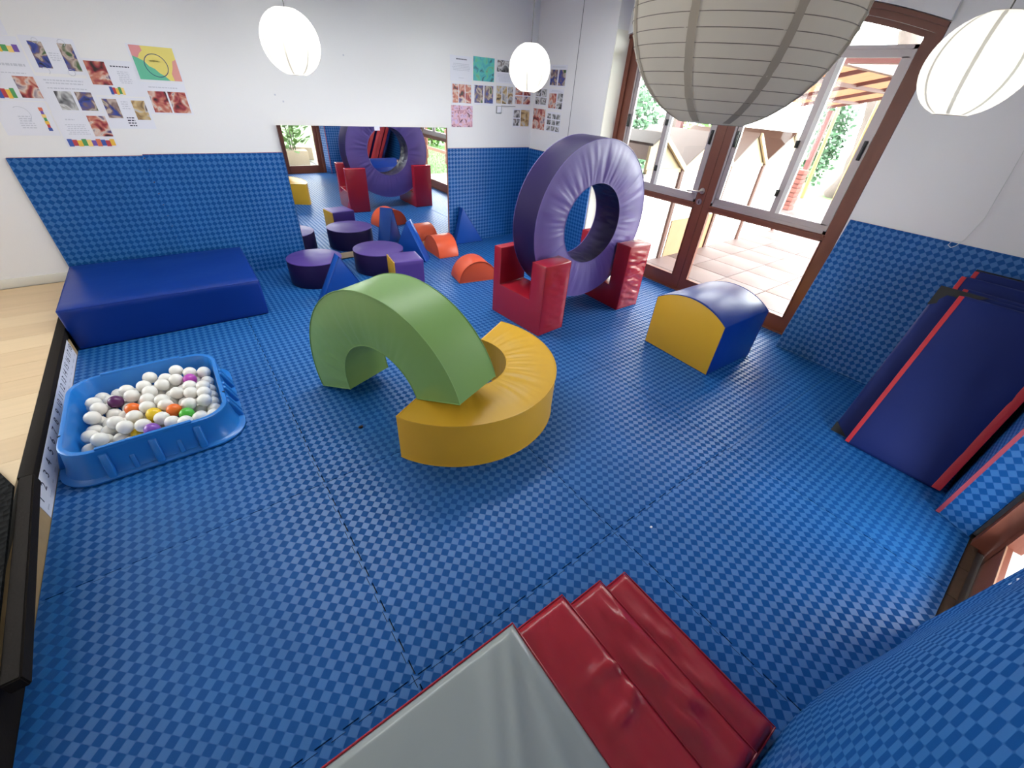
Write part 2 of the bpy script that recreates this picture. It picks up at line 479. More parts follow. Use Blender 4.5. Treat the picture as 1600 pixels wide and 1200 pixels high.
for r in range(27):
    y = 0.0 - 0.192*(r+1)
    x = -4.657 - 0.2 - random.random()*1.0
    first = True
    xe = -4.657
    while xe > -9.1:
        L = (xe - x)
        o = link('plank', pm if abs(L-1.38) < 1e-4 else boxes_mesh('plank', [((0.0006, 0.0006, 0), (L-0.0006, 0.1912, 0.012))]), None, wf, (x, max(y, -5.03), 0.138))
        if not o.data.materials: o.data.materials.append(M_PLANKS[0])
        o.material_slots[0].link = 'OBJECT'; o.material_slots[0].material = M_PLANKS[k % 3]; k += 1 + random.randint(0, 1)
        xe = x; x = x - 1.38
M_NOSE = mat('black_step_nosing', (34, 29, 26), 0.8, spec=0.12, bump=0.1, bscale=90)
struct('trim_1', boxes('trim_1', [((-4.657, -2.449, 0.10), (-4.606, 0.0, 0.153))], M_NOSE, bevel=0.006))
bm = bmesh.new()
v_ = [bm.verts.new(p) for p in ((-4.602, -2.45, 0.10), (-4.650, -2.45, 0.10), (-4.580, -3.425, 0.10), (-4.532, -3.425, 0.10))]
f = bm.faces.new(v_); r = bmesh.ops.extrude_face_region(bm, geom=[f])
bmesh.ops.translate(bm, verts=[q for q in r['geom'] if isinstance(q, bmesh.types.BMVert)], vec=(0, 0, 0.055))
bmesh.ops.recalc_face_normals(bm, faces=bm.faces); bmesh.ops.bevel(bm, geom=bm.edges[:], offset=0.005, segments=2, affect='EDGES')
struct('trim_4', link('trim_4', bm_mesh(bm, 'trim_4'), M_NOSE))
M_PLY = mat('plywood', (176, 146, 102), 0.6, var=0.15, vscale=14)
struct('trim_2', boxes('trim_2', [((-4.655, -3.31, -0.02), (-4.6035, -1.0, 0.098))], M_PLY))
struct('baseboard_back', boxes('baseboard_back', [((-9.1, 0.004, 0.151), (-4.61, 0.02, 0.218))], mat('white_gloss_paint', (222, 218, 208), 0.5), bevel=0.003))
# black rubber mat lying on the timber floor and over the end of the step
bm = bmesh.new()
pts = [(-7.2, -4.95), (-4.607, -4.95), (-4.607, -3.432), (-4.590, -3.43), (-4.656, -2.50), (-4.72, -2.36), (-4.80, -2.24), (-4.90, -2.14), (-5.10, -2.05)]
pts += [(-7.2, -2.0)]
f = bm.faces.new([bm.verts.new((x, y, 0.1505)) for x, y in pts])
r = bmesh.ops.extrude_face_region(bm, geom=[f])
bmesh.ops.translate(bm, verts=[v for v in r['geom'] if isinstance(v, bmesh.types.BMVert)], vec=(0, 0, 0.012))
M_RUB, nt, b = new_mat('black_rubber')
b.inputs['Base Color'].default_value = lin((15, 15, 16)); b.inputs['Roughness'].default_value = 0.85; b.inputs['Specular IOR Level'].default_value = 0.1
vo = nt.nodes.new('ShaderNodeTexVoronoi'); vo.inputs['Scale'].default_value = 38; tc = nt.nodes.new('ShaderNodeTexCoord')
nt.links.new(tc.outputs['Object'], vo.inputs['Vector']); bp = nt.nodes.new('ShaderNodeBump'); bp.inputs['Strength'].default_value = 0.9; bp.inputs['Distance'].default_value = 0.006
nt.links.new(vo.outputs['Distance'], bp.inputs['Height']); nt.links.new(bp.outputs[0], b.inputs['Normal'])
tag(link('rubber_mat', bm_mesh(bm, 'rubber_mat', False), M_RUB), 'black rubber mat with a scaly surface on the timber floor beside the step', 'mat')
struct('trim_3', boxes('trim_3', [((-4.655, -4.95, -0.02), (-4.6035, -3.34, 0.150))], M_NOSE))

# number line stuck along the step
ns = thing('number_strip', 'long white paper number line along the inside of the step', 'number line', (-4.6030, -2.592, 0.0))
boxes('paper_strip', [((0, 0, 0.004), (0.0012, 1.53, 0.122))], M_PAPER, ns)
for i in range(1, 19):
    cu = bpy.data.curves.new('numeral', 'FONT'); cu.body = str(i); cu.size = 0.062; cu.align_x = 'CENTER'; cu.extrude = 0.0002
    to = bpy.data.objects.new('numeral_tmp', cu); COL.objects.link(to)
    bpy.context.view_layer.update()
    me = bpy.data.meshes.new_from_object(to.evaluated_get(bpy.context.evaluated_depsgraph_get()))
    bpy.data.objects.remove(to)
    link('numeral', me, M_INKD, ns, (0.0017, 0.045 + (i-1)*0.085, 0.062), (radians(90), 0, radians(90)))
    w = 0.022 + 0.012*(i % 3)
    boxes('number_word', [((0.0012, 0.045+(i-1)*0.085-w/2, 0.026), (0.0018, 0.045+(i-1)*0.085+w/2, 0.034))], M_INK, ns)

# ================================================================== DOORS
def arch_strip(bm, y0, y1, d_top, d_bot, x0, x1, n=20, bot_fn=None):
    a = []
    for i in range(n+1):
        y = y0 + (y1-y0)*i/n
        zt = arch_z(y, d_top); zb = bot_fn(y) if bot_fn else arch_z(y, d_bot)
        a.append([bm.verts.new((x0, y, zb)), bm.verts.new((x0, y, zt)), bm.verts.new((x1, y, zt)), bm.verts.new((x1, y, zb))])
    for A, B in zip(a, a[1:]):
        for k in range(4): bm.faces.new((A[k], A[(k+1) % 4], B[(k+1) % 4], B[k]))
    bm.faces.new(a[0][::-1]); bm.faces.new(a[-1])

d1 = thing('door_1', 'brown arched glazed double door with aluminium windows in its leaves', 'door'); d1['kind'] = 'structure'
# reveal board left of the door
bm = bmesh.new()
bm_box(bm, (0.2155, -3.555, -0.03), (0.3395, -3.508, 2.06))
bm_box(bm, (0.2155, -1.182, -0.03), (0.3395, -1.132, 2.06))
arch_strip(bm, -3.555, -1.132, 0.0, 0.062, 0.215, 0.34)
link('door_frame', bm_mesh(bm, 'door_frame', False), M_WOODFRAME, d1)
bm = bmesh.new()
arch_strip(bm, -3.555, -1.132, 0.0, 0.026, 0.200, 0.216)
link('head_bead', bm_mesh(bm, 'head_bead', False), M_WOODFRAME, d1)
boxes('door_sill', [((0.205, -3.56, -0.05), (0.36, -1.13, 0.004))], M_WOODFRAME, d1)
boxes('plaster_reveal', [((0.024, -1.136, 0.0), (0.214, -1.130, 2.14))], mat('white_gloss_paint', (222, 218, 208), 0.5), d1)

def leaf(y0, y1, sy0, sy1, mid):
    """y0>y1: leaf edges, sy0/sy1: glass edges, mid: meeting stile"""
    bm = bmesh.new()
    F0, F1 = 0.235, 0.275
    def head(y): return arch_z(y, 0.064)
    # two stiles
    for a, b in ((y0, sy0), (sy1, y1)):
        lo_, hi_ = min(a, b), max(a, b)
        bm_box(bm, (F0+0.0005, lo_, 0.006), (F1-0.0005, hi_, min(head(lo_), head(hi_))-0.006))
    bm_box(bm, (F0, sy1, 0.006), (F1, sy0, 0.132))
    bm_box(bm, (F0, sy1, 0.812), (F1, sy0, 0.856))
    arch_strip(bm, y1, y0, 0.064, 0.094, F0, F1)
    lf = link('door_leaf', bm_mesh(bm, 'door_leaf', False), M_WOODFRAME, d1)
    # beads and grooves
    boxes('glazing_bead', [((F0-0.008, sy1, 0.132), (F0+0.004, sy0, 0.140)), ((F0-0.008, sy1, 0.803), (F0+0.004, sy0, 0.812)),
        ((F0-0.008, sy1, 0.132), (F0+0.004, sy1+0.008, 0.812)), ((F0-0.008, sy0-0.008, 0.132), (F0+0.004, sy0, 0.812)),
        ((F0-0.012, sy1, 0.838), (F0+0.004, sy0, 0.850))], M_WOODFRAME, lf)
    boxes('glass_pane', [((0.252, sy1, 0.132), (0.256, sy0, 0.812))], GLASS, lf)
    # aluminium sliding window in the upper half
    zb, zt = 0.857, 2.012
    al = boxes('window_sash', [
        ((0.232, sy1+0.003, zb), (0.272, sy0-0.003, zb+0.024)), ((0.232, sy1+0.003, zt-0.022), (0.272, sy0-0.003, zt)),
        ((0.232, sy1+0.003, zb), (0.272, sy1+0.022, zt)), ((0.232, sy0-0.022, zb), (0.272, sy0-0.003, zt)),
        ((0.240, sy1+0.02, zb+0.022), (0.262, sy0-0.02, zb+0.068)), ((0.240, sy1+0.02, zt-0.066), (0.262, sy0-0.02, zt-0.02)),
        ((0.240, sy1+0.02, zb+0.06), (0.262, sy1+0.064, zt-0.06)), ((0.240, sy0-0.064, zb+0.06), (0.262, sy0-0.02, zt-0.06)),
        ((0.238, mid-0.012, zb+0.06), (0.262, mid+0.034, zt-0.06))], M_ALU, d1)
    boxes('sash_stile', [((0.236, mid-0.046, zb+0.066), (0.258, mid-0.012, zt-0.064))], M_ALU_W, al)
    boxes('glass_pane', [((0.250, sy1+0.06, zb+0.06), (0.253, sy0-0.06, zt-0.06))], GLASS, al)
    # arched light above the sash
    bm = bmesh.new(); arch_strip(bm, sy1, sy0, 0.09, 0, 0.252, 0.256, bot_fn=lambda y: zt-0.002)
    link('glass_pane', bm_mesh(bm, 'glass_pane', False), GLASS, lf)
    return lf, al
lfL, alL = leaf(-1.184, -2.380, -1.272, -2.292, -1.765)
lfR, alR = leaf(-2.384, -3.506, -2.454, -3.456, -3.020)
def latch(p, h, parent):
    y, z = p
    boxes('window_latch', [((0.220, y-0.011, z-h/2), (0.240, y+0.011, z+h/2)), ((0.212, y-0.006, z-h/3), (0.222, y+0.006, z+h/4))], M_BLACKP, parent, 0.002)
for p, h in (((-1.300, 1.44), 0.11), ((-1.765, 1.46), 0.05), ((-1.765, 1.07), 0.05), ((-2.262, 1.39), 0.11)): latch(p, h, alL)
for p, h in (((-2.500, 1.40), 0.12), ((-2.990, 1.42), 0.05), ((-2.990, 1.07), 0.05), ((-3.430, 1.43), 0.12)): latch(p, h, alR)
bm = bmesh.new()
def disc_x(bm, x0, x1, y, z, r, n=20):
    A = [bm.verts.new((x0, y+r*cos(2*pi*k/n), z+r*sin(2*pi*k/n))) for k in range(n)]
    B = [bm.verts.new((x1, y+r*cos(2*pi*k/n), z+r*sin(2*pi*k/n))) for k in range(n)]
    bm.faces.new(A); bm.faces.new(B[::-1])
    for k in range(n): bm.faces.new((A[k], B[k], B[(k+1) % n], A[(k+1) % n]))
disc_x(bm, 0.228, 0.236, -2.336, 0.962, 0.026)
tube_bm(bm, [(0.232, -2.336, 0.962), (0.180, -2.336, 0.962), (0.172, -2.325, 0.960), (0.170, -2.300, 0.957), (0.172, -2.215, 0.950)], 0.0085, 10)
link('door_handle', bm_mesh(bm, 'door_handle'), M_STEEL, lfL)
bm = bmesh.new(); disc_x(bm, 0.228, 0.236, -2.336, 0.868, 0.026)
ke = link('key_plate', bm_mesh(bm, 'key_plate'), M_STEEL, lfL)
boxes('keyhole', [((0.2270, -2.340, 0.852), (0.2282, -2.332, 0.880))], M_BLACKP, lfL)

d2 = thing('door_2', 'narrow brown glazed door at the near end of the front wall', 'door'); d2['kind'] = 'structure'
X0, X1, YF = -1.925, -1.152, -5.115
boxes('door_frame', [((X0, YF-0.12, -0.03), (X0+0.045, YF, 2.12)), ((X1-0.045, YF-0.12, -0.03), (X1+0.002, -5.060, 2.12)), ((X0, YF-0.12, 2.06), (X1, YF, 2.12))], M_WOODFRAME, d2)
df = boxes('door_leaf', [((X0+0.044, YF-0.06, -0.055), (X0+0.115, YF-0.01, 2.055)), ((X1-0.115, YF-0.06, -0.055), (X1-0.044, YF-0.01, 2.055)),
     ((X0+0.1, YF-0.032, -0.055), (X1-0.1, YF-0.01, 0.125)), ((X0+0.1, YF-0.06, 0.812), (X1-0.1, YF-0.01, 0.856)), ((X0+0.1, YF-0.06, 1.98), (X1-0.1, YF-0.01, 2.055))], M_WOODFRAME, d2)
boxes('glazing_bead', [((X0+0.1, YF-0.0135, 0.121), (X1-0.1, YF-0.0085, 0.127))], mat('worn_wood_edge', (150, 112, 92), 0.5), df)
boxes('glass_pane', [((X0+0.11, YF-0.040, 0.12), (X1-0.11, YF-0.036, 0.815))], GLASS, df)
sa = boxes('window_sash', [((X0+0.112, YF-0.05, 0.857), (X1-0.112, YF-0.02, 0.915)), ((X0+0.112, YF-0.05, 1.92), (X1-0.112, YF-0.02, 1.98)),
     ((X0+0.112, YF-0.05, 0.86), (X0+0.15, YF-0.02, 1.98)), ((X1-0.15, YF-0.05, 0.86), (X1-0.112, YF-0.02, 1.98)), ((-1.555, YF-0.05, 0.86), (-1.52, YF-0.02, 1.98))], M_ALU, d2)
boxes('glass_pane', [((X0+0.15, YF-0.040, 0.91), (X1-0.15, YF-0.036, 1.93))], GLASS, sa)
boxes('rail_track', [((X0+0.05, YF-0.085, -0.06), (X1-0.05, YF-0.034, 0.119))], M_ALU_W, d2)
M_DARKW = mat('worn_dark_timber', (78, 58, 40), 0.7, var=0.3, vscale=10, bump=0.3, bscale=40)
for a, b in ((-1.93, -1.62), (-1.617, -1.40), (-1.397, -1.152)):
    boxes('threshold_board', [((a, YF+0.024, -0.05), (b, -5.052, -0.006))], M_DARKW, d2, 0.003)

# ================================================================== WALL MATS
def slab_uv(name, w, h, t, parent, matrix=None, teeth=(0, 0, 0, 0), back=True):
    """foam mat in local xy (x width, y height), visible face at z=0, red foam layer behind"""
    me = tile_mesh(name, w, h, t*0.72, teeth, gap=0.0)
    me.materials.append(EVA)
    o = link(name, me, None, parent)
    if back:
        b = boxes('red_backing', [((0.001, 0.001, -t), (w-0.001, h+0.002, -t*0.72))], M_REDBACK, o)
    return o
def wall_mat(label, origin, right, upv, w, h, t=0.02, teeth=(0, 0, 0, 0), group=None):
    right = Vector(right).normalized(); upv = Vector(upv).normalized(); n = right.cross(upv)
    root = thing('wall_mat', label, 'foam mat', group=group)
    M = Matrix((right, upv, n)).transposed().to_4x4(); M.translation = Vector(origin)
    root.matrix_world = M
    slab_uv('foam_sheet', w, h, t, root, teeth=teeth)
    return root
G = 'blue checkered foam mats lining the walls'
wall_mat('blue foam wall mat at the left end of the back wall, under notices', (-4.602, 0.0, 0.0), (1, 0, 0), (0, 0, 1), 0.742, 1.018, teeth=(0, 1, 0, 0), group=G)
wall_mat('blue foam wall mat on the back wall directly left of the mirror', (-3.860, 0.0, 0.0), (1, 0, 0), (0, 0, 1), 1.002, 1.026, teeth=(0, 0, 0, -1), group=G)
wall_mat('blue foam wall mat between the mirror and the far corner', (-1.172, 0.0, 0.0), (1, 0, 0), (0, 0, 1), 1.170, 1.040, group=G)
wall_mat('blue foam wall mat between the far corner and the arched door, behind the ring', (0.0, 0.0, 0.0), (0, -1, 0), (0, 0, 1), 1.125, 1.030, group=G)
dz = 1.0; dx = 0.24
wall_mat('wide blue foam mat leaning on the right wall, behind the folded navy mats', (-0.052, -3.582, 0.004), (0.022, -1, 0), (dx, 0, dz), 1.34, 1.03, group=G)
# mat folded round the wall stub by the narrow door
st = thing('wall_mat', 'blue foam mat wrapped round the wall corner beside the narrow door, pink edge', 'foam mat', group=G)
M = Matrix(((1, 0, 0), (0, 0, 1), (0, -1, 0))).transposed()  # placeholder axes, replaced below
def sheet(name, o, right, upv, w, h, t, parent, back=True):
    right = Vector(right).normalized(); upv = Vector(upv).normalized(); n = right.cross(upv)
    mm = Matrix((right, upv, n)).transposed().to_4x4(); mm.translation = Vector(o)
    s = slab_uv(name, w, h, t, parent, back=back); s.matrix_local = mm
    return s
sheet('foam_sheet', (-0.05, -4.912, 0.003), (-1, 0.01, 0), (0, 0, 1), 1.040, 1.0, 0.022, st)
sheet('foam_return', (-1.094, -4.905, 0.003), (-0.46, -1, 0), (0, 0, 1), 0.150, 1.0, 0.012, st, back=False)
boxes('pink_edge', [((-1.100, -4.916, 0.003), (-1.090, -4.900, 1.003))], M_REDBACK, st)
# foreground: mat along the front wall, its free end bowed into the doorway
st = thing('wall_mat', 'blue checkered foam mat in the near right corner, its end bowed into a doorway', 'foam mat', group=G)
path = [(-4.55, -4.93), (-3.6, -4.86), (-3.1, -4.838), (-2.85, -4.836), (-2.63, -4.853), (-2.45, -4.885), (-2.3, -4.922), (-2.18, -4.960), (-2.07, -4.990), (-1.97, -5.011), (-1.888, -5.022)]
def path_pt(s):
    # arc-length parametrised polyline, lightly smoothed
    L = [0]
    for a, b in zip(path, path[1:]): L.append(L[-1]+hypot(b[0]-a[0], b[1]-a[1]))
    d = s*L[-1]
    for i in range(len(path)-1):
        if d <= L[i+1] + 1e-9:
            t = (d-L[i])/(L[i+1]-L[i]); return (path[i][0]+(path[i+1][0]-path[i][0])*t, path[i][1]+(path[i+1][1]-path[i][1])*t, d)
    return (*path[-1], L[-1])
NU, NV = 60, 8
vs, fs, uvs = [], [], []
for side in (0, 1):
    for j in range(NV+1):
        for i in range(NU+1):
            x, y, d = path_pt(i/NU); z = 0.003 + 1.07*j/NV
            y2 = y - 0.07*z
            vs.append((x, y2 - 0.02*side, z)); uvs.append((d, z))
W1 = NU+1; OFF = W1*(NV+1)
for j in range(NV):
    for i in range(NU):
        a = j*W1+i
        fs.append((a+1, a, a+W1, a+W1+1)); fs.append((OFF+a, OFF+a+1, OFF+a+W1+1, OFF+a+W1))
for i in range(NU):
    fs.append((i, i+1, OFF+i+1, OFF+i)); a = NV*W1+i; fs.append((a+1, a, OFF+a, OFF+a+1))
for j in range(NV):
    a = j*W1; fs.append((a, OFF+a, OFF+a+W1, a+W1)); a = j*W1+NU; fs.append((OFF+a, a, a+W1, OFF+a+W1))
me = bpy.data.meshes.new('foam_sheet'); me.from_pydata(vs, [], fs)
ul = me.uv_layers.new(name='UVMap')
for l in me.loops: ul.data[l.index].uv = uvs[l.vertex_index]
me.update(); smooth(me, 50); link('foam_sheet', me, EVA, st)
random.seed(2)
for i in range(5):
    sv = 0.935 + 0.004*(i % 3); x, y, d = path_pt(sv); zz = 0.50 + 0.022*i; r_ = 0.007
    y -= 0.07*zz + 0.002
    bm = bmesh.new()
    bm.faces.new([bm.verts.new((x+sx*r_*random.uniform(.4, 1), y+0.004+random.uniform(0, .004), zz+sz*r_*random.uniform(.4, 1))) for sx, sz in ((-1, -1), (1, -1), (1, 1), (-1, 1))])
    link('tape_scrap', bm_mesh(bm, 'tape_scrap', False), mat('clear_tape', (220, 222, 232), 0.15), st)

# ---------------------------------------------------------------- mirror
mi = thing('wall_mirror', 'large frameless wall mirror reflecting the soft play blocks and the doors', 'mirror', (-2.858, 0.0, 0.0))
M_MIR, nt, b = new_mat('mirror_silver'); b.inputs['Base Color'].default_value = (0.86, 0.88, 0.88, 1); b.inputs['Metallic'].default_value = 1; b.inputs['Roughness'].default_value = 0.0
boxes('backing_board', [((0, -0.004, 0.07), (1.678, 0.016, 1.236))], mat('brown_board', (116, 70, 56), 0.6), mi)
boxes('mirror_glass', [((0.0, -0.008, 0.072), (1.668, -0.0042, 1.238))], M_MIR, mi)
boxes('edge_trim', [((1.668, -0.010, 0.07), (1.682, 0.0, 1.238))], mat('brown_board', (116, 70, 56), 0.6), mi)
boxes('bottom_rail', [((0.0, -0.014, 0.013), (1.68, 0.016, 0.069))], mat('pale_timber', (196, 172, 140), 0.55, var=0.12, vscale=12), mi)
boxes('mirror_clip', [((0.872, -0.011, 1.205), (0.928, -0.004, 1.244))], M_PAPER, mi, 0.002)
so = thing('wall_socket', 'small white wall socket below the notices in the far corner', 'socket', (-0.483, 0.02, 1.420))
boxes('cover_plate', [((-0.036, -0.010, -0.036), (0.036, 0, 0.036))], mat('grey_plate', (150, 150, 152), 0.4), so, 0.003)
boxes('socket_face', [((-0.026, -0.014, -0.028), (0.026, -0.009, 0.030))], M_PAPER, so, 0.002)
boxes('cable_trunking', [((0.036, -0.012, 0.034), (0.232, 0, 0.042))], mat('grey_plate', (150, 150, 152), 0.4), so)
tag(tubes('blind_cord', [[(0.20, -4.10, 2.41), (0.195, -4.203, 1.53), (0.192, -4.236, 1.173), (0.188, -4.215, 1.03), (0.186, -4.196, 0.99), (0.186, -4.180, 0.975), (0.186, -4.160, 0.985), (0.188, -4.165, 1.01), (0.19, -4.21, 1.02)]], 0.0019, mat('white_cord', (206, 206, 204), 0.6)),
    'thin white cord hanging in a loop above the leaning blue mat', 'cord')

# ================================================================== NOTICES ON THE WALLS
def notice(label, wall, u, v, w, h, items, group, tilt=0.0, m=M_PAPER):
    """u,v: lower left corner on the wall; items in fractions of the sheet"""
    root = thing('notice_sheet', label, 'poster', group=group)
    if wall == 'A': right, n, o = Vector((1, 0, 0)), Vector((0, -1, 0)), Vector((u, 0.0195, v))
    else: right, n, o = Vector((0, -1, 0)), Vector((-1, 0, 0)), Vector((0.0195, u, v))
    up = Vector((0, 0, 1))
    M = Matrix((right, up, n)).transposed().to_4x4(); M.translation = o
    root.matrix_world = M @ Matrix.Rotation(radians(tilt), 4, 'Z')
    boxes('paper', [((0, 0, 0.0003), (w, h, 0.0015))], m, root)
    for it in items:
        k = it[0]
        if k == 'photo':
            _, mm, a, b, c, d = it
            boxes('photo', [((a*w, b*h, 0.0015), (c*w, d*h, 0.0022))], mm, root)
        elif k == 'lines':
            _, mm, a, b, c, d, n_ = it
            bl = []; rnd = random.Random(int(a*91+b*37+u*1000))
            for i in range(n_):
                y = b*h + (d-b)*h*(i+0.5)/n_; ins = rnd.uniform(0, 0.12)*(c-a)*w
                x = a*w + ins; xe = c*w - ins; th = (d-b)*h/n_*0.22
                while x < xe:
                    l = rnd.uniform(0.008, 0.02)
                    bl.append(((x, y-th, 0.0015), (min(x+l, xe), y+th, 0.0019))); x += l+0.004
            boxes('text_lines', bl, mm, root)
        elif k == 'poly':
            _, cc, zz, pp = it
            bm = bmesh.new(); f = bm.faces.new([bm.verts.new((a*w, b*h, 0.0015)) for a, b in pp]); r = bmesh.ops.extrude_face_region(bm, geom=[f])
            bmesh.ops.translate(bm, verts=[q for q in r['geom'] if isinstance(q, bmesh.types.BMVert)], vec=(0, 0, zz))
            bmesh.ops.recalc_face_normals(bm, faces=bm.faces)
            link('printed_area', bm_mesh(bm, 'printed_area', False), mat('print_%d_%d_%d' % cc, cc, 0.5), root)
        elif k == 'ring':
            _, mm, a, b, r_, full = it
            n_ = 28; aa = [radians(-60)+2*pi*full*i/n_ for i in range(n_+1)]
            tubes('printed_ring', [[(a*w + r_*cos(t), b*h + r_*sin(t), 0.0016) for t in aa]], 0.0016, mm, root, 5)
        elif k == 'blocks':
            _, cs, a, b, c, d = it
            n_ = len(cs)
            for i, cc in enumerate(cs):
                if (d-b)*h > (c-a)*w: bx = ((a*w+(i % 2)*0.003, b*h+(d-b)*h*i/n_, 0.0015), (c*w-(i % 2)*0.003, b*h+(d-b)*h*(i+1)/n_, 0.0022))
                else: bx = ((a*w+(c-a)*w*i/n_, b*h+(i % 2)*0.004, 0.0015), (a*w+(c-a)*w*(i+1)/n_, d*h-(i % 3)*0.004, 0.0022))
                boxes('printed_block', [bx], mat('print_%d_%d_%d' % cc, cc, 0.5), root)
    return root
CS = [(60, 84, 160), (180, 60, 70), (230, 180, 70), (80, 150, 90), (236, 200, 120), (110, 80, 160), (210, 110, 80)]
GL = 'notices on the back wall at the left'
notice('white notice with two upright photos and four printed rings', 'A', -4.240, 1.512, 0.262, 0.192, [
    ('photo', PH_BLUE, .12, .14, .38, .86), ('photo', PH_BLUE, .66, .10, .93, .86), ('ring', M_INK, .27, .88, .014, .9), ('ring', M_INK, .75, .88, .017, .9),
    ('ring', M_INK, .22, .06, .018, .6), ('ring', M_INK, .70, .05, .017, 1), ('lines', M_INK, .42, .35, .62, .6, 4)], GL)
notice('white notice with a heading and two photos side by side, left group middle row', 'A', -4.256, 1.294, 0.274, 0.200, [
    ('lines', M_INK, .10, .78, .90, .94, 2), ('lines', M_INK, .14, .64, .88, .72, 1), ('photo', PH_GREY, .22, .06, .54, .60), ('photo', PH_BLUE, .60, .06, .92, .60)], GL)
notice('white notice with one photo and a strip of coloured blocks along its foot', 'A', -4.260, 1.080, 0.282, 0.212, [
    ('lines', M_INK, .18, .76, .38, .84, 1), ('lines', M_INK, .12, .36, .56, .68, 6), ('photo', PH_RED, .62, .32, .98, .92), ('blocks', CS+CS[:3], .04, .02, .96, .24)], GL)
notice('white notice with one photo and a small pile of printed blocks', 'A', -3.988, 1.400, 0.286, 0.208, [
    ('photo', PH_RED, .06, .30, .44, .94), ('lines', M_INKD, .52, .80, .90, .87, 1), ('lines', M_INK, .60, .36, .86, .72, 7), ('blocks', CS[:5], .34, .04, .62, .26)], GL)
notice('white notice with two photos and scattered dark dots between them', 'A', -3.978, 1.198, 0.272, 0.194, [
    ('photo', PH_BLUE, .06, .34, .36, .94), ('photo', PH_SAND, .66, .30, .95, .92), ('lines', M_INK, .42, .62, .60, .9, 4), ('lines', M_INKD, .42, .06, .60, .40, 4)], GL)
r_ = notice('pastel green, yellow and pink notice with a drawn circle', 'A', -3.704, 1.500, 0.274, 0.212, [
    ('poly', (222, 204, 110), .0004, ((.05, .04), (.97, .04), (.97, .97), (.05, .97))),
    ('poly', (96, 178, 146), .0007, ((.05, .04), (.70, .04), (.62, .16), (.52, .24), (.44, .36), (.34, .42), (.26, .56), (.14, .64), (.05, .68))),
    ('poly', (214, 140, 142), .0006, ((.05, .66), (.16, .64), (.22, .76), (.30, .84), (.28, .97), (.05, .97))),
    ('poly', (216, 148, 140), .0006, ((.80, .04), (.97, .04), (.97, .66), (.88, .60), (.84, .40), (.78, .24))),
    ('ring', mat('navy_print', (50, 60, 110), .5), .50, .45, .068, 1), ('ring', mat('navy_print', (50, 60, 110), .5), .50, .45, .0665, 1), ('lines', mat('olive_print', (176, 164, 84), .5), .38, .52, .62, .62, 1)], GL)
notice('white notice with two bright photos, lower right of the left group', 'A', -3.704, 1.296, 0.270, 0.200, [
    ('lines', M_INK, .08, .80, .88, .88, 1), ('photo', PH_RED, .10, .05, .50, .72), ('photo', PH_RED, .54, .05, .95, .72)], GL)
notice('white notice at the left picture edge with printed building blocks', 'A', -4.530, 1.520, 0.280, 0.172, [
    ('lines', M_INK, .40, .06, .94, .24, 1), ('blocks', CS[2:6], .58, .52, .95, .76)], GL)
notice('white notice at the left picture edge with one photo and curved blocks', 'A', -4.530, 1.352, 0.280, 0.168, [
    ('lines', M_INK, .10, .86, .92, .93, 1), ('photo', PH_RED, .60, .10, .96, .80), ('blocks', CS[:4], .22, .06, .52, .40)], GL)
notice('white notice at the left picture edge with a tower of coloured blocks', 'A', -4.530, 1.152, 0.262, 0.196, [
    ('ring', M_INK, .45, .62, .045, .5), ('lines', M_INK, .34, .20, .62, .60, 6), ('blocks', CS, .82, .14, .90, .84)], GL)
notice('white notice topmost at the left picture edge, mostly out of frame', 'A', -4.560, 1.694, 0.280, 0.190, [('lines', M_INK, .62, .3, .94, .5, 2)], GL)
GR = 'notices round the far corner'
notice('white text notice with a heading, top left of the corner group', 'A', -1.108, 1.650, 0.268, 0.214, [
    ('lines', M_INKD, .22, .82, .80, .92, 1), ('lines', M_INK, .08, .42, .92, .72, 5), ('lines', M_INK, .34, .12, .64, .18, 1)], GR)
notice('turquoise picture with a dark figure, beside the text notice', 'A', -0.832, 1.668, 0.274, 0.208, [('photo', PH_TEAL, .01, .01, .99, .99)], GR)
notice('white notice with a dark landscape photo, partly behind the far lantern', 'A', -0.536, 1.668, 0.250, 0.206, [
    ('photo', PH_GREY, .04, .48, .96, .97), ('lines', M_INK, .08, .06, .90, .42, 6)], GR)
notice('white notice with three upright reddish photos, middle row', 'A', -1.098, 1.450, 0.256, 0.192, [('photo', PH_RED, .05, .08, .33, .93), ('photo', PH_RED, .36, .08, .64, .93), ('photo', PH_RED, .67, .08, .95, .93)], GR)
notice('white notice with two photos of children in blue, middle row', 'A', -0.822, 1.456, 0.268, 0.184, [('photo', PH_BLUE, .04, .10, .46, .96), ('photo', PH_BLUE, .52, .10, .95, .96)], GR)
notice('white notice with three upright sandy photos, above the socket', 'A', -0.532, 1.468, 0.246, 0.182, [('photo', PH_SAND, .04, .06, .32, .95), ('photo', PH_SAND, .36, .06, .63, .95), ('photo', PH_SAND, .68, .06, .97, .95)], GR)
notice('white notice with four dark red photos, beside the corner on the back wall', 'A', -0.268, 1.476, 0.246, 0.180, [('photo', PH_RED, .05, .52, .48, .96), ('photo', PH_RED, .54, .52, .96, .96), ('photo', PH_RED, .05, .05, .48, .46), ('photo', PH_RED, .54, .05, .96, .46)], GR)
notice('pink and lilac picture with two figures, alone in the bottom row', 'A', -1.106, 1.243, 0.274, 0.202, [('photo', PH_PINK, .01, .01, .99, .99)], GR)
notice('white notice with three sandy photos, lowest beside the corner', 'A', -0.274, 1.252, 0.256, 0.188, [('photo', PH_GREY, .04, .52, .40, .92), ('photo', PH_GREY, .04, .08, .40, .46), ('photo', PH_SAND, .46, .06, .96, .94)], GR)
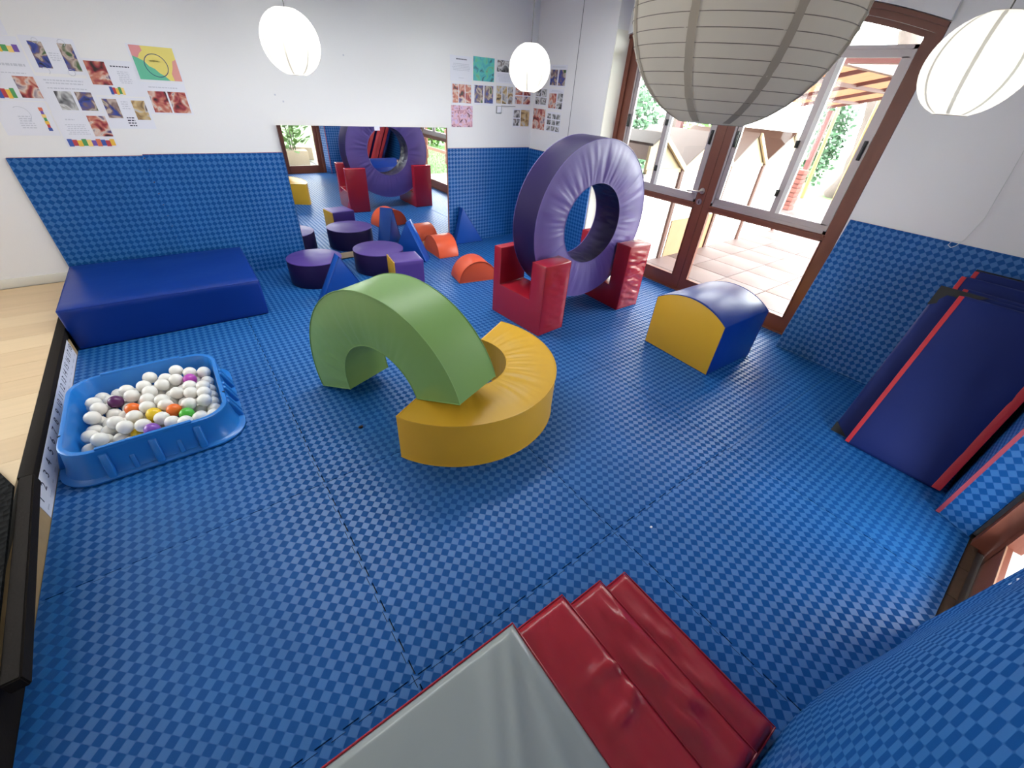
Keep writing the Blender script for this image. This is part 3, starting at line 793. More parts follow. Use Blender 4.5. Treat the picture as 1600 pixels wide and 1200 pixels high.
notice('white notice with four dark photos on the right wall beside the corner', 'B', -0.012, 1.488, 0.214, 0.164, [('photo', PH_GREY, .05, .52, .5, .96), ('photo', PH_GREY, .56, .52, .96, .96), ('photo', PH_GREY, .05, .05, .40, .46), ('photo', PH_GREY, .46, .05, .96, .46)], GR)
notice('picture of a child in red on the right wall', 'B', 0.000, 1.244, 0.226, 0.210, [('photo', PH_RED, .01, .01, .99, .99)], GR)
notice('white notice with two tall photos, topmost on the right wall', 'B', -0.244, 1.674, 0.272, 0.194, [('lines', M_INK, .1, .86, .92, .95, 2), ('photo', PH_BLUE, .04, .06, .46, .78), ('photo', PH_BLUE, .54, .06, .95, .78)], GR)
notice('white notice with one red photo and two small ones on the right wall', 'B', -0.254, 1.463, 0.248, 0.190, [('lines', M_INK, .1, .84, .92, .95, 2), ('photo', PH_RED, .04, .05, .54, .78), ('photo', PH_GREY, .62, .42, .96, .80), ('photo', PH_GREY, .60, .05, .96, .38)], GR)
its = []
for i in range(3):
    for j in range(3): its.append(('photo', PH_GREY, .06+.32*i, .06+.30*j, .32+.32*i, .30+.30*j))
notice('white notice with a grid of nine small photos, lowest on the right wall', 'B', -0.252, 1.241, 0.246, 0.198, its, GR)
notice('white notice hidden behind the far lantern, next to the corner', 'A', -0.262, 1.668, 0.240, 0.200, [('photo', PH_SAND, .08, .1, .92, .9)], GR)

# ================================================================== SOFT PLAY BLOCKS
def seam(name, paths, m, parent, r=0.0032): return tubes(name, paths, r, m, parent, 6, True)

def annulus_face(R, r, side, depth, a0, a1, closed, amp, seed, na=150, nr=12, edge=0.012):
    """one flat face of a ring / half ring, gently pleated towards the inner edge. In local xz plane, y=side*depth/2"""
    s = 1 if side > 0 else -1
    def fn(u, v):
        a = a0 + (a1-a0)*u
        rad = r + (R-r)*v
        k = (nz(a*13+seed, v*0.9) *0.7 + nz(a*29+seed, v*1.5, 3.1)*0.45)
        e = min(1, v*8)*min(1, (1-v)*5)
        if not closed: e *= min(1, u*14)*min(1, (1-u)*14)
        puff = 0.010*sin(pi*v)
        off = (puff + amp*k*(1.15-0.75*v))*e
        return (rad*cos(a), s*(depth/2 + off), rad*sin(a))
    return grid_mesh('face_cover', na, nr, fn, closed_u=closed)

def soft_ring(name, label, R, r, depth, loc, rz):
    t = thing(name, label, 'foam ring', loc, rz)
    def out(u, v):
        a = 2*pi*u; b_ = 0.004*sin(pi*v)
        return ((R+b_)*cos(a), depth*(v-.5), (R+b_)*sin(a))
    link('outer_band', grid_mesh('outer_band', 128, 6, out, True), M_PURPLE_SHADED, t)
    def inn(u, v):
        a = 2*pi*u
        k = nz(a*9, v*3.0, 7)*0.012*sin(pi*v) + nz(a*22, v*2.0, 2)*0.006*sin(pi*v)
        rr = r + k
        return (rr*cos(a), depth*(.5-v), rr*sin(a))
    link('inner_band', grid_mesh('inner_band', 180, 12, inn, True), M_PURPLE_SHADED, t)
    for s in (-1, 1):
        link('face_cover', annulus_face(R, r, s, depth, 0, 2*pi, True, 0.0085, 4.0*s, 220, 12), M_PURPLE_LIT, t)
    c = []
    for s in (-1, 1):
        c.append([(R*cos(2*pi*i/96), s*depth/2, R*sin(2*pi*i/96)) for i in range(96)])
        c.append([(r*cos(2*pi*i/96), s*depth/2, r*sin(2*pi*i/96)) for i in range(96)])
    seam('piping', c, M_PURPLE_LIT, t)
    return t
ring = soft_ring('foam_ring', 'tall purple padded ring standing upright in two red blocks', 0.612, 0.313, 0.272, (-1.075, -2.086, 0.764), -0.010)

def u_block(label, loc, rz, lx, ly, h, zs, s0, s1, amp=1.0, seed=0):
    t = thing('notched_block', label, 'foam block', loc, rz, None)
    # profile in local y,z -> built in x,z then turned: extrude along x
    poly = [(0, 0), (ly, 0), (ly, h), (s1, h), (s1, zs), (s0, zs), (s0, h), (0, h)]
    me = prism_mesh('block_body', poly, lx, 0.010, 3)
    b = link('block_body', me, M_RED, t, (lx/2, 0, 0), (0, 0, radians(90)))
    def puck(u, v):
        e = min(1, u*7, (1-u)*7)*min(1, v*10, (1-v)*10); e = max(0, e)
        k = nz(u*2.0+seed, v*16+2.5*u+seed)*0.010 + nz(u*5+seed, v*31, 4)*0.005
        return (0.010+(lx-0.020)*u, -0.0008 - (0.004+amp*k)*e, 0.012+(h-0.024)*v)
    link('face_cover', grid_mesh('face_cover', 14, 60, puck), M_RED, t)
    for x in (0.0, lx):
        pth = [(x, a, z) for a, z in poly]
        # fine welt along the edges
        pts = []
        for (a, z), (a2, z2) in zip(poly, poly[1:]+poly[:1]):
            for k in range(4): pts.append((x + (0.003 if x == 0 else -0.003), a+(a2-a)*k/4, z+(z2-z)*k/4))
        pts = [(p[0], min(max(p[1], 0.003), ly-0.003), min(max(p[2], 0.003), h-0.003)) for p in pts]
        tubes('piping', [pts], 0.0030, M_RED, t, 6, True)
    return t
u_block('red notched foam block holding the purple ring at its left side', (-1.729, -2.429, 0), 0.080, 0.283, 0.60, 0.580, 0.270, 0.146, 0.516, 0.35, 4)
u_block('red notched foam block holding the purple ring at its right side, nearer the door', (-0.760, -2.413, 0), -0.018, 0.281, 0.60, 0.590, 0.200, 0.150, 0.510, 1.2, 11)

def half_ring(name, label, R, r, w, m, amp, seed, group):
    """half ring in local xz plane (flat ends at z=0), axis along y"""
    t = thing(name, label, 'foam arch', group=group)
    def out(u, v):
        a = pi*u; return (R*cos(a), w*(v-.5), R*sin(a))
    def inn(u, v):
        a = pi*u; rr = r + nz(a*8+seed, v*3)*0.006*sin(pi*v)*sin(a); return (rr*cos(a), w*(.5-v), rr*sin(a))
    link('outer_band', grid_mesh('outer_band', 72, 6, out), m, t)
    link('inner_band', grid_mesh('inner_band', 72, 8, inn), m, t)
    for s in (-1, 1):
        link('face_cover', annulus_face(R, r, s, w, 0, pi, False, amp, seed*s, 110, 10), m, t)
    for sx in (-1, 1):
        def endf(u, v, sx=sx):
            x = sx*(r + (R-r)*u); y = w*(v-.5)
            return (x, y, -0.006*sin(pi*u)*sin(pi*v))
        link('end_cover', grid_mesh('end_cover', 6, 8, endf), m, t)
    pth = []
    for s in (-1, 1):
        p = [(R*cos(pi*i/60), s*w/2, R*sin(pi*i/60)) for i in range(61)] + [(r*cos(pi*(60-i)/60), s*w/2, r*sin(pi*(60-i)/60)) for i in range(61)]
        pth.append(p)
    tubes('piping', pth, 0.0032, m, t, 6, True)
    return t
GA = 'half ring foam arches'
# yellow: lying flat; local y axis turned up
ye = half_ring('foam_arch', 'yellow padded half ring lying flat on the mats under the green one', 0.592, 0.292, 0.280, M_YELLOW, 0.0075, 5.0, GA)
phi = 3.640
u = Vector((cos(phi), sin(phi), 0)); v = Vector((-sin(phi), cos(phi), 0)); n = v.cross(u)
M = Matrix((u, n, v)).transposed().to_4x4(); M.translation = Vector((-2.690, -2.785, 0.1435))
ye.matrix_world = M
gr = half_ring('foam_arch', 'green padded half ring leaning with one foot on the yellow half ring', 0.592, 0.292, 0.300, M_GREEN, 0.0045, 9.0, GA)
yaw, tilt = -1.206, 0.330
u0 = Vector((cos(yaw), sin(yaw), 0)); v0 = Vector((0, 0, 1))
u = cos(tilt)*u0 + sin(tilt)*v0; v = -sin(tilt)*u0 + cos(tilt)*v0; n = v.cross(u)
M = Matrix((u, n, v)).transposed().to_4x4(); M.translation = Vector((-3.022, -2.690, 0.1965))
gr.matrix_world = M

# domed block
def dome_poly(w, hs, ht, n=18):
    # circular segment on a box of side height hs, total height ht
    s = w/2; k = ht-hs; R = (s*s+k*k)/(2*k); cz = ht-R; a = math.asin(s/R)
    return [(-s, 0), (s, 0)] + [(R*sin(a - 2*a*i/n), cz + R*cos(a - 2*a*i/n)) for i in range(n+1)]
db = thing('domed_block', 'yellow ended navy block with a curved top, alone near the arched door', 'foam block', (-0.712, -3.236, 0), -0.031)
poly = dome_poly(0.581, 0.398, 0.492)
me = prism_mesh('block_body', poly, 0.572, 0.008, 3); link('block_body', me, M_NAVY, db, None, (0, 0, radians(90)))
me = prism_mesh('end_panel', [(x*0.992, max(0.004, z*0.994)) for x, z in poly], 0.012, 0.004, 2)
for s in (-1, 1): tag(link('end_panel', me, M_YELLOW, db, (s*0.287, 0, 0), (0, 0, radians(90))), 'yellow end panel')
tubes('piping', [[(s*0.289, x*0.994, max(0.004, z*0.994)) for x, z in poly] for s in (-1, 1)], 0.0035, M_NAVY, db, 6, True)

# navy crash block
nb = thing('crash_block', 'large navy foam slab lying below the left wall mats', 'foam block', (-4.595, -0.987, 0), -0.012)
def bump_box(name, lx, ly, lz, m, parent, bev=0.018, amp=0.004, seed=0, cuts=10):
    bm = bmesh.new(); bm_box(bm, (0, 0, 0), (lx, ly, lz))
    bmesh.ops.bevel(bm, geom=bm.edges[:], offset=bev, segments=3, affect='EDGES', profile=0.5)
    big = [f for f in bm.faces if f.calc_area() > 0.3*min(lx*ly, ly*lz, lx*lz)]
    ed = list({e for f in big for e in f.edges})
    bmesh.ops.subdivide_edges(bm, edges=ed, cuts=cuts, use_grid_fill=True)
    bm.normal_update()
    for v_ in bm.verts:
        c = v_.co
        d = min(c.z, 0.03)/0.03
        k = (nz(c.x*5+seed, c.y*5, c.z*5) + 0.5*nz(c.x*11+seed, c.y*11, c.z*11))*amp*d
        v_.co += v_.normal*k
    return link(name, bm_mesh(bm, name, True, 60), m, parent)
bump_box('slab_cover', 1.165, 0.900, 0.290, M_NAVY, nb, 0.016, 0.004, 3)
tubes('piping', [[(0.006, 0.006, 0.284), (1.159, 0.006, 0.284), (1.159, 0.894, 0.284), (0.006, 0.894, 0.284)]], 0.005, M_NAVY, nb, 6, True)

# ottomans
def stool(label, x, y, R, h):
    t = thing('round_stool', label, 'stool', (x, y, 0), 0, 'purple round foam stools')
    me = lathe_mesh('stool_body', [(R*0.97, 0.0), (R, 0.012), (R*1.005, h*0.5), (R, h-0.022), (R*0.985, h-0.008)], 56); link('stool_body', me, M_PURPLE_SHADED, t)
    def top(u, v):
        a = 2*pi*u; rr = R*0.985*(1-v); return (rr*cos(a), rr*sin(a), h-0.008 + 0.014*(1-(1-v)**2) + 0.003*nz(rr*cos(a)*9+x, rr*sin(a)*9)*min(1, v*5))
    link('stool_top', grid_mesh('stool_top', 56, 8, top, True), M_PURPLE, t)
    tubes('piping', [[(R*0.99*cos(2*pi*i/56), R*0.99*sin(2*pi*i/56), h-0.012) for i in range(56)]], 0.0045, M_PURPLE, t, 6, True)
    return t
stool('round purple foam stool next to the navy slab, left of the pair', -2.884, -0.463, 0.241, 0.232)
stool('round purple foam stool behind the cube, right of the pair', -2.253, -0.438, 0.247, 0.222)

# cube
cb = thing('foam_cube', 'small purple foam cube with a yellow side between stool and green arch', 'foam block', (-2.346, -1.075, 0), -0.135)
bump_box('cube_cover', 0.275, 0.262, 0.280, M_PURPLE, cb, 0.010, 0.003, 8, 6)
tag(boxes('side_panel', [((-0.006, 0.006, 0.006), (0.004, 0.256, 0.276))], M_YELLOW, cb, 0.003), 'yellow side panel')

# triangular prisms
def wedge(label, P, ang, L, H, T, ap=0.5):
    """P: base corner R, ang: direction R->L of the front face, thickness to the right of it"""
    d = Vector((cos(ang), sin(ang), 0)); tk = Vector((d.y, -d.x, 0))
    t = thing('triangle_block', label, 'foam block', (P[0], P[1], 0), 0, 'blue triangular foam blocks')
    M = Matrix((d, tk, Vector((0, 0, 1)))).transposed().to_4x4()
    M.translation = Vector((P[0], P[1], 0)); t.matrix_world = M
    me = prism_mesh('block_body', [(0, 0), (L, 0), (L*ap, H)], T-0.006, 0.008, 2)
    link('block_body', me, M_BLUE, t, (0, T/2, 0))
    tubes('piping', [[(0.004, y, 0.004), (L-0.004, y, 0.004), (L*ap, y, H-0.004)] for y in (0.003, T-0.003)], 0.003, M_BLUE, t, 6, True)
    return t
wedge('blue triangular foam block in front of the left purple stool', (-2.585, -1.035), 3.190, 0.453, 0.398, 0.105)
wedge('blue triangular foam block between the right stool and an orange arch', (-1.752, -0.500), 2.350, 0.400, 0.415, 0.150)
wedge('blue triangular foam block against the wall mat right of the mirror', (-0.737, -0.105), pi-0.03, 0.405, 0.425, 0.088, 0.73)

# orange half discs
def half_disc(label, x, y, rz, R, T):
    t = thing('half_disc_block', label, 'foam block', (x, y, 0), rz, 'orange half round foam blocks')
    poly = [(R*cos(pi*i/32), R*sin(pi*i/32)) for i in range(33)]
    link('block_body', prism_mesh('block_body', poly, T-0.004, 0.006, 2), M_ORANGE, t)
    tubes('piping', [[(px*0.995, s*(T/2-0.002), max(0.004, pz*0.995)) for px, pz in poly] for s in (-1, 1)], 0.003, M_ORANGE, t, 6, True)
    return t
half_disc('orange half round foam block beside the mirror, behind a blue triangle', -1.435, -0.258, radians(88), 0.205, 0.245)
half_disc('orange half round foam block left of the red notched block', -1.508, -1.103, -0.165, 0.208, 0.240)

# ================================================================== BALL TUB
tb = thing('ball_tub', 'blue plastic tub full of balls, standing beside the number line', 'tub', (-4.204, -2.070, 0), 0)
def rrect(hx, hy, r, z, n=8):
    pts = []
    for cx, cy, a0 in ((hx-r, hy-r, 0), (-hx+r, hy-r, 90), (-hx+r, -hy+r, 180), (hx-r, -hy+r, 270)):
        for i in range(n+1):
            a = radians(a0 + 90*i/n); pts.append((cx+r*cos(a), cy+r*sin(a), z))
    return pts
def loft(name, loops, m, parent, cap0=False, cap1=False, angle=45):
    bm = bmesh.new(); rr = [[bm.verts.new(p) for p in l] for l in loops]
    n = len(rr[0])
    for A, B in zip(rr, rr[1:]):
        for k in range(n): bm.faces.new((A[k], A[(k+1) % n], B[(k+1) % n], B[k]))
    if cap0: bm.faces.new(rr[0][::-1])
    if cap1: bm.faces.new(rr[-1])
    return link(name, bm_mesh(bm, name, True, angle), m, parent)
shell = loft('tub_shell', [rrect(.374, .398, .15, 0.0), rrect(.384, .408, .155, 0.004), rrect(.386, .410, .155, 0.014), rrect(.378, .402, .15, 0.020), rrect(.362, .386, .14, 0.024),
    rrect(.352, .374, .135, 0.05), rrect(.338, .362, .13, 0.140), rrect(.340, .364, .13, 0.150), rrect(.338, .362, .13, 0.158), rrect(.330, .354, .125, 0.161), rrect(.320, .344, .12, 0.159), rrect(.316, .340, .115, 0.150),
    rrect(.312, .336, .11, 0.03), rrect(.300, .324, .10, 0.012)], M_TUB, tb, True, True)
# raised middle part of the rim on the long sides
for s in (-1, 1):
    y = s*0.352
    boxes('rim_step', [((-0.20, y-0.0085, 0.150), (0.17, y+0.0085, 0.170))], M_TUB, shell, 0.005)
    boxes('rim_notch', [((s*0.3405-0.012*(s > 0)-0.0*(s < 0), -0.162, 0.152), (s*0.3405+0.012*(s < 0), -0.154, 0.1622))], mat('navy_gap', (8, 20, 50), 0.6), shell)
def rib(px, py, ang, long_):
    """wedge running down the outside of the tub; outward direction ang"""
    zt = 0.136 if long_ else 0.090; base = 0.046 if long_ else 0.030; w = 0.0165 if long_ else 0.012
    poly = [(-0.014, zt), (0.004, zt), (0.012, zt-0.02), (base*0.62, zt*0.52), (base, 0.018), (-0.006, 0.018)]
    me = prism_mesh('rib', poly, 2*w, 0.0075, 3)
    return link('rib', me, M_TUB, tb, (px, py, 0), (0, 0, ang))
for i, x in enumerate((-0.185, -0.095, 0.0, 0.090, 0.180)):
    rib(x, -0.366, radians(-90), i % 2 == 0); rib(x, 0.366, radians(90), i % 2 == 0)
for i, y in enumerate((-0.21, -0.165, -0.06, -0.015, 0.10, 0.145)):
    rib(0.342, y, 0, True); rib(-0.342, y, pi, True)
BALLS = """W -4.433 -1.791 0.054;W -4.392 -1.849 0.056;W -4.449 -1.901 0.099;W -4.426 -1.973 0.102;W -4.446 -2.055 0.107;W -4.466 -2.161 0.068;W -4.445 -2.016 0.049;W -4.457 -2.094 0.049;W -4.415 -2.255 0.098;W -4.313 -2.227 0.110;W -4.413 -2.204 0.049;W -4.354 -2.148 0.101;W -4.335 -2.104 0.049;W -4.308 -1.860 0.103;W -4.287 -1.928 0.103;W -4.218 -2.012 0.105;W -4.222 -2.091 0.105;W -4.277 -2.146 0.104;W -4.381 -1.986 0.049;W -4.230 -1.868 0.109;W -4.205 -1.943 0.109;W -4.200 -1.784 0.109;W -4.130 -1.824 0.097;W -4.080 -1.878 0.107;W -4.071 -1.789 0.116;W -4.147 -1.901 0.109;W -4.085 -2.024 0.106;W -4.156 -2.057 0.103;W -4.142 -2.126 0.109;W -4.164 -2.234 0.105;W -4.124 -2.292 0.101;W -4.201 -2.052 0.049;W -4.242 -2.254 0.107;W -4.010 -1.829 0.103;W -3.942 -1.858 0.099;W -3.942 -1.920 0.065;W -4.022 -1.990 0.106;W -3.961 -2.027 0.106;W -4.023 -2.063 0.106;W -3.963 -2.099 0.107;W -4.066 -2.130 0.061;W -3.969 -2.181 0.110;W -3.949 -2.275 0.061;W -4.068 -2.335 0.108;W -4.040 -2.175 0.109;W -4.010 -2.301 0.085;W -3.942 -2.205 0.049;P -4.357 -1.942 0.099;O -4.285 -2.059 0.098;Y -4.196 -2.171 0.103;Y -4.242 -2.172 0.049;Y -4.278 -2.233 0.049;V -4.207 -2.315 0.107;O -4.109 -2.189 0.105;G -4.059 -2.250 0.098;M -4.016 -1.909 0.102;L -4.435 -2.342 0.058;W -4.393 -2.064 0.049;W -4.313 -1.965 0.049;W -4.172 -2.295 0.049;W -4.466 -1.948 0.049;W -4.349 -2.233 0.049;W -3.942 -2.063 0.049;W -4.065 -2.060 0.049;W -4.122 -2.244 0.049;W -4.121 -1.874 0.049;W -4.182 -1.913 0.049;W -4.035 -2.356 0.049;W -4.122 -1.951 0.049;W -4.349 -2.356 0.049;W -4.004 -2.099 0.049;W -4.062 -1.915 0.049;W -4.056 -1.845 0.049;W -4.266 -1.878 0.049;W -4.300 -1.816 0.049;W -4.009 -2.240 0.049;W -4.466 -2.251 0.049;W -3.942 -2.134 0.049;W -4.152 -2.180 0.049;W -4.192 -2.122 0.049;W -4.329 -2.034 0.049;W -4.200 -1.845 0.049;W -4.164 -1.784 0.049;W -4.020 -1.784 0.049;W -4.076 -2.298 0.049;W -3.990 -1.870 0.049;W -4.002 -1.953 0.049;W -4.067 -2.200 0.049;W -4.063 -1.990 0.049;W -4.384 -2.294 0.049;W -4.093 -1.784 0.049;W -4.402 -1.918 0.049;W -4.242 -2.294 0.049;W -4.334 -1.897 0.049;W -3.966 -2.343 0.049;W -4.122 -2.356 0.049;W -4.127 -2.093 0.049;W -3.954 -1.810 0.049;W -4.237 -1.784 0.049;W -4.313 -2.294 0.049;W -4.207 -2.356 0.049;W -4.399 -2.134 0.049;W -4.207 -2.233 0.049;W -4.466 -1.854 0.049;W -4.363 -1.784 0.049;W -4.003 -2.170 0.049;W -4.264 -2.105 0.049;W -4.126 -2.022 0.049;W -4.186 -1.984 0.049;W -4.003 -2.026 0.049;W -4.245 -1.945 0.049;W -4.313 -2.172 0.049;W -3.942 -1.990 0.049;W -4.278 -2.356 0.049;W -4.261 -2.014 0.049"""
bcol = dict(W=mat('ball_white', (232, 228, 222), 0.32, var=0.02), P=mat('ball_plum', (84, 26, 84), 0.3), O=mat('ball_orange', (232, 108, 32), 0.3), Y=mat('ball_yellow', (228, 192, 36), 0.3),
    V=mat('ball_violet', (134, 78, 176), 0.3), G=mat('ball_green', (76, 178, 58), 0.3), M=mat('ball_magenta', (176, 64, 168), 0.3), L=mat('ball_lemon', (214, 216, 120), 0.3))
bname = dict(P='dark plum', O='orange', Y='yellow', V='violet', G='bright green', M='magenta', L='pale lemon')
bme = {}
seen = {}
places = {'O': ['lying on top near the left of the tub', 'half buried beside the green one'], 'Y': ['near the middle of the tub', 'sunk deep between white ones in the middle', 'near the front edge of the tub']}
for k, s in enumerate(BALLS.split(';')):
    c, x, y, z = s.split(); p = Vector((float(x), float(y), float(z)))
    if c not in bme:
        bm = bmesh.new(); bmesh.ops.create_uvsphere(bm, u_segments=24, v_segments=14, radius=0.035); bme[c] = bm_mesh(bm, 'ball'); bme[c].materials.append(bcol[c])
    o = link('ball', bme[c], None, None, p, (k*1.3, k*0.7, 0))
    if c == 'W':
        hidden = z and float(z) < 0.06
        tag(o, 'plain white plastic ball among the other white balls in the tub', 'ball', 'white balls in the tub')
    else:
        i = seen.get(c, 0); seen[c] = i+1
        lab = bname[c] + ' plastic ball in the tub'
        if c in places: lab = bname[c] + ' plastic ball ' + places[c][i]
        tag(o, lab, 'ball', 'coloured balls in the tub')

# ================================================================== FOLDED MATS
def pad(name, L, wd, t, m, parent, seed, amp=0.010, nu=20, nv=28, ridge=None):
    """soft rectangular pad: local x thickness (0 front .. t back), y 0..-wd, z 0..L. rounded edges, wrinkled front"""
    bm = bmesh.new(); bm_box(bm, (0, -wd, 0), (t, 0, L))
    bmesh.ops.bevel(bm, geom=bm.edges[:], offset=t*0.32, segments=3, affect='EDGES', profile=0.5)
    big = [f for f in bm.faces if f.calc_area() > 0.5*L*wd]
    ed = list({e for f in big for e in f.edges})
    bmesh.ops.subdivide_edges(bm, edges=ed, cuts=16, use_grid_fill=True)
    bm.normal_update()
    for v_ in bm.verts:
        c = v_.co; e = min(1, -c.y/0.06, (wd+c.y)/0.06, c.z/0.06, (L-c.z)/0.06); e = max(0, e)
        k = (nz(c.y*4+seed, c.z*7+c.y*3) + 0.6*nz(c.y*9+seed, c.z*14-c.y*5))*amp + 0.006*e
        if c.x < t*0.5: v_.co.x -= k*e
    return link(name, bm_mesh(bm, name, True, 70), m, parent)
def folded_mat(label, xb, y0, lean, panels, group):
    # panels: dy, dz, length, width, thickness, offset, black corners (those have no left binding)
    t = thing('folding_mat', label, 'gym mat', (xb, y0, 0.004), 0, group)
    t.rotation_euler = (0, lean, 0)
    for i, (dy, dzz, L, wd, th, off, corner) in enumerate(panels):
        p = pad('mat_panel', L, wd, th, M_NYLON, t, 3.0*i+xb*7)
        p.location = (off, dy, dzz)
        # red binding down both sides of the face
        for yy, w in ((0.0, 0.020), (-wd, 0.036)):
            if corner and yy == 0.0: continue
            a, b = (yy+0.002, yy-w) if yy == 0.0 else (yy+w, yy-0.002)
            tag(boxes('edge_binding', [((-0.0035, a, 0.010), (th+0.001, b, L-0.008))], M_NYRED, p, 0.003), 'red binding')
        if corner:
            for z0, z1 in ((L-0.115, L-0.004), (0.004, 0.085)):
                bm = bmesh.new()
                tri = [(-0.0055, 0.003, z1), (-0.0055, 0.003, z0), (-0.0055, -0.20, z1)] if z0 > 0.2 else [(-0.0055, 0.003, z0), (-0.0055, -0.11, z0), (-0.0055, 0.003, z1)]
                f = bm.faces.new([bm.verts.new(q) for q in tri]); r = bmesh.ops.extrude_face_region(bm, geom=[f])
                bmesh.ops.translate(bm, verts=[q for q in r['geom'] if isinstance(q, bmesh.types.BMVert)], vec=(0.012, 0, 0))
                link('corner_patch', bm_mesh(bm, 'corner_patch', False), M_NYBLACK, p)
    return t
GN = 'navy folded gym mats leaning by the right wall'
LN = radians(22.4)
folded_mat('frontmost navy folded gym mat with a red edge on its wide navy face', -0.925, -4.412, LN, [(0.0, 0.0, 0.965, 0.462, 0.058, 0.0, False), (0.095, 0.0, 0.995, 0.50, 0.058, 0.066, True)], GN)
folded_mat('second navy folded gym mat from the front, its top just showing', -0.760, -4.400, LN, [(0.0, 0.0, 0.965, 0.48, 0.058, 0.0, False), (0.0, 0.0, 0.970, 0.48, 0.058, 0.066, False)], GN)
folded_mat('third navy folded gym mat from the front, with a red top corner', -0.595, -4.347, LN, [(0.0, 0.0, 0.990, 0.52, 0.058, 0.0, False), (-0.01, 0.0, 0.985, 0.50, 0.058, 0.066, False)], GN)
folded_mat('rearmost navy folded gym mat with a black top corner, against the leaning blue mat', -0.430, -4.372, LN, [(0.0, 0.0, 1.000, 0.50, 0.052, 0.0, False), (0.0, 0.0, 1.020, 0.50, 0.050, 0.060, True)], GN)

# red folding mat lying in the foreground
rm = thing('folding_mat', 'red vinyl folding mat with a grey top panel, piled in fanned layers in the foreground', 'gym mat', (-3.4, -4.5, 0))
def floor_pad(name, x0, x1, y0, y1, z0, z1, m, seed, wr):
    nu, nv = 70, 40
    t = z1-z0
    def top(u, v):
        x = x0+(x1-x0)*u; y = y0+(y1-y0)*v
        e = max(0, min(1, (x1-x)/0.02, (x-x0)/0.02, (y-y0)/0.02, (y1-y)/0.02))
        e = sin(e*pi/2)
        dx_ = x1-x
        k = 0
        if wr: 
            # ridges running lengthwise near the free end plus a few cross puckers
            k += 0.012*nz(dx_*14+seed, y*2.2+seed) + 0.008*nz(dx_*36+y*9, y*5+seed)
            for (cx, cy, sx, sy, hh) in wr: k += 1.5*hh*math.exp(-((dx_-cx - 0.25*(y-cy))/sx)**2 - ((y-cy)/sy)**2)
        else:
            k += 0.005*nz(x*5+seed, y*3) + 0.012*math.exp(-((dx_-0.03-0.55*(y1-y))/0.016)**2) + 0.011*math.exp(-((dx_-0.01-0.26*(y1-y))/0.016)**2) + 0.007*math.exp(-((dx_-0.10-0.55*(y1-y))/0.03)**2)
        e2 = max(0, min(1, (x1-x)/0.03, (x-x0)/0.03, (y-y0)/0.03, (y1-y)/0.03))
        return (x+3.4, y+4.5, z0 + t*(0.35+0.65*e) + k*e2)
    o = link(name, grid_mesh(name, nu, nv, top), m, rm)
    bm = bmesh.new(); bm_box(bm, (x0+3.4+0.0, y0+4.5, z0), (x1+3.4, y1+4.5, z0+t*0.55))
    bmesh.ops.bevel(bm, geom=[e for e in bm.edges], offset=0.006, segments=2, affect='EDGES')
    link('panel_side', bm_mesh(bm, 'panel_side'), M_RED, rm)
    pts = [(x0+3.4, y1+4.5, z0+t*0.55), (x1+3.4, y1+4.5, z0+t*0.55), (x1+3.4, y0+4.5, z0+t*0.55), (x0+3.4, y0+4.5, z0+t*0.55)]
    q = []
    for a, b in zip(pts, pts[1:]+pts[:1]):
        for i in range(12): q.append(tuple(a[k]+(b[k]-a[k])*i/12 for k in range(3)))
    tubes('piping', [q], 0.0032, M_RED, rm, 6, True)
    return o
floor_pad('mat_panel', -4.10, -2.728, -4.825, -4.197, 0.001, 0.048, M_RED, 1, [(0.085, -4.45, 0.010, 0.14, 0.013), (0.105, -4.62, 0.012, 0.12, 0.014), (0.05, -4.70, 0.014, 0.10, 0.009)])
floor_pad('mat_panel', -4.20, -2.868, -4.815, -4.176, 0.050, 0.098, M_RED, 5, [(0.055, -4.36, 0.010, 0.10, 0.016), (0.10, -4.50, 0.011, 0.10, 0.017), (0.06, -4.62, 0.016, 0.035, 0.016), (0.12, -4.66, 0.012, 0.06, 0.013)])
floor_pad('mat_panel', -4.36, -3.053, -4.800, -4.146, 0.100, 0.148, M_RED, 9, [(0.022, -4.42, 0.016, 0.016, 0.022), (0.028, -4.50, 0.016, 0.018, 0.020), (0.09, -4.40, 0.05, 0.014, 0.010), (0.10, -4.52, 0.05, 0.016, 0.009)])
tag(floor_pad('mat_panel', -4.56, -3.278, -4.785, -4.135, 0.150, 0.198, M_GREY, 13, None), 'grey top panel')

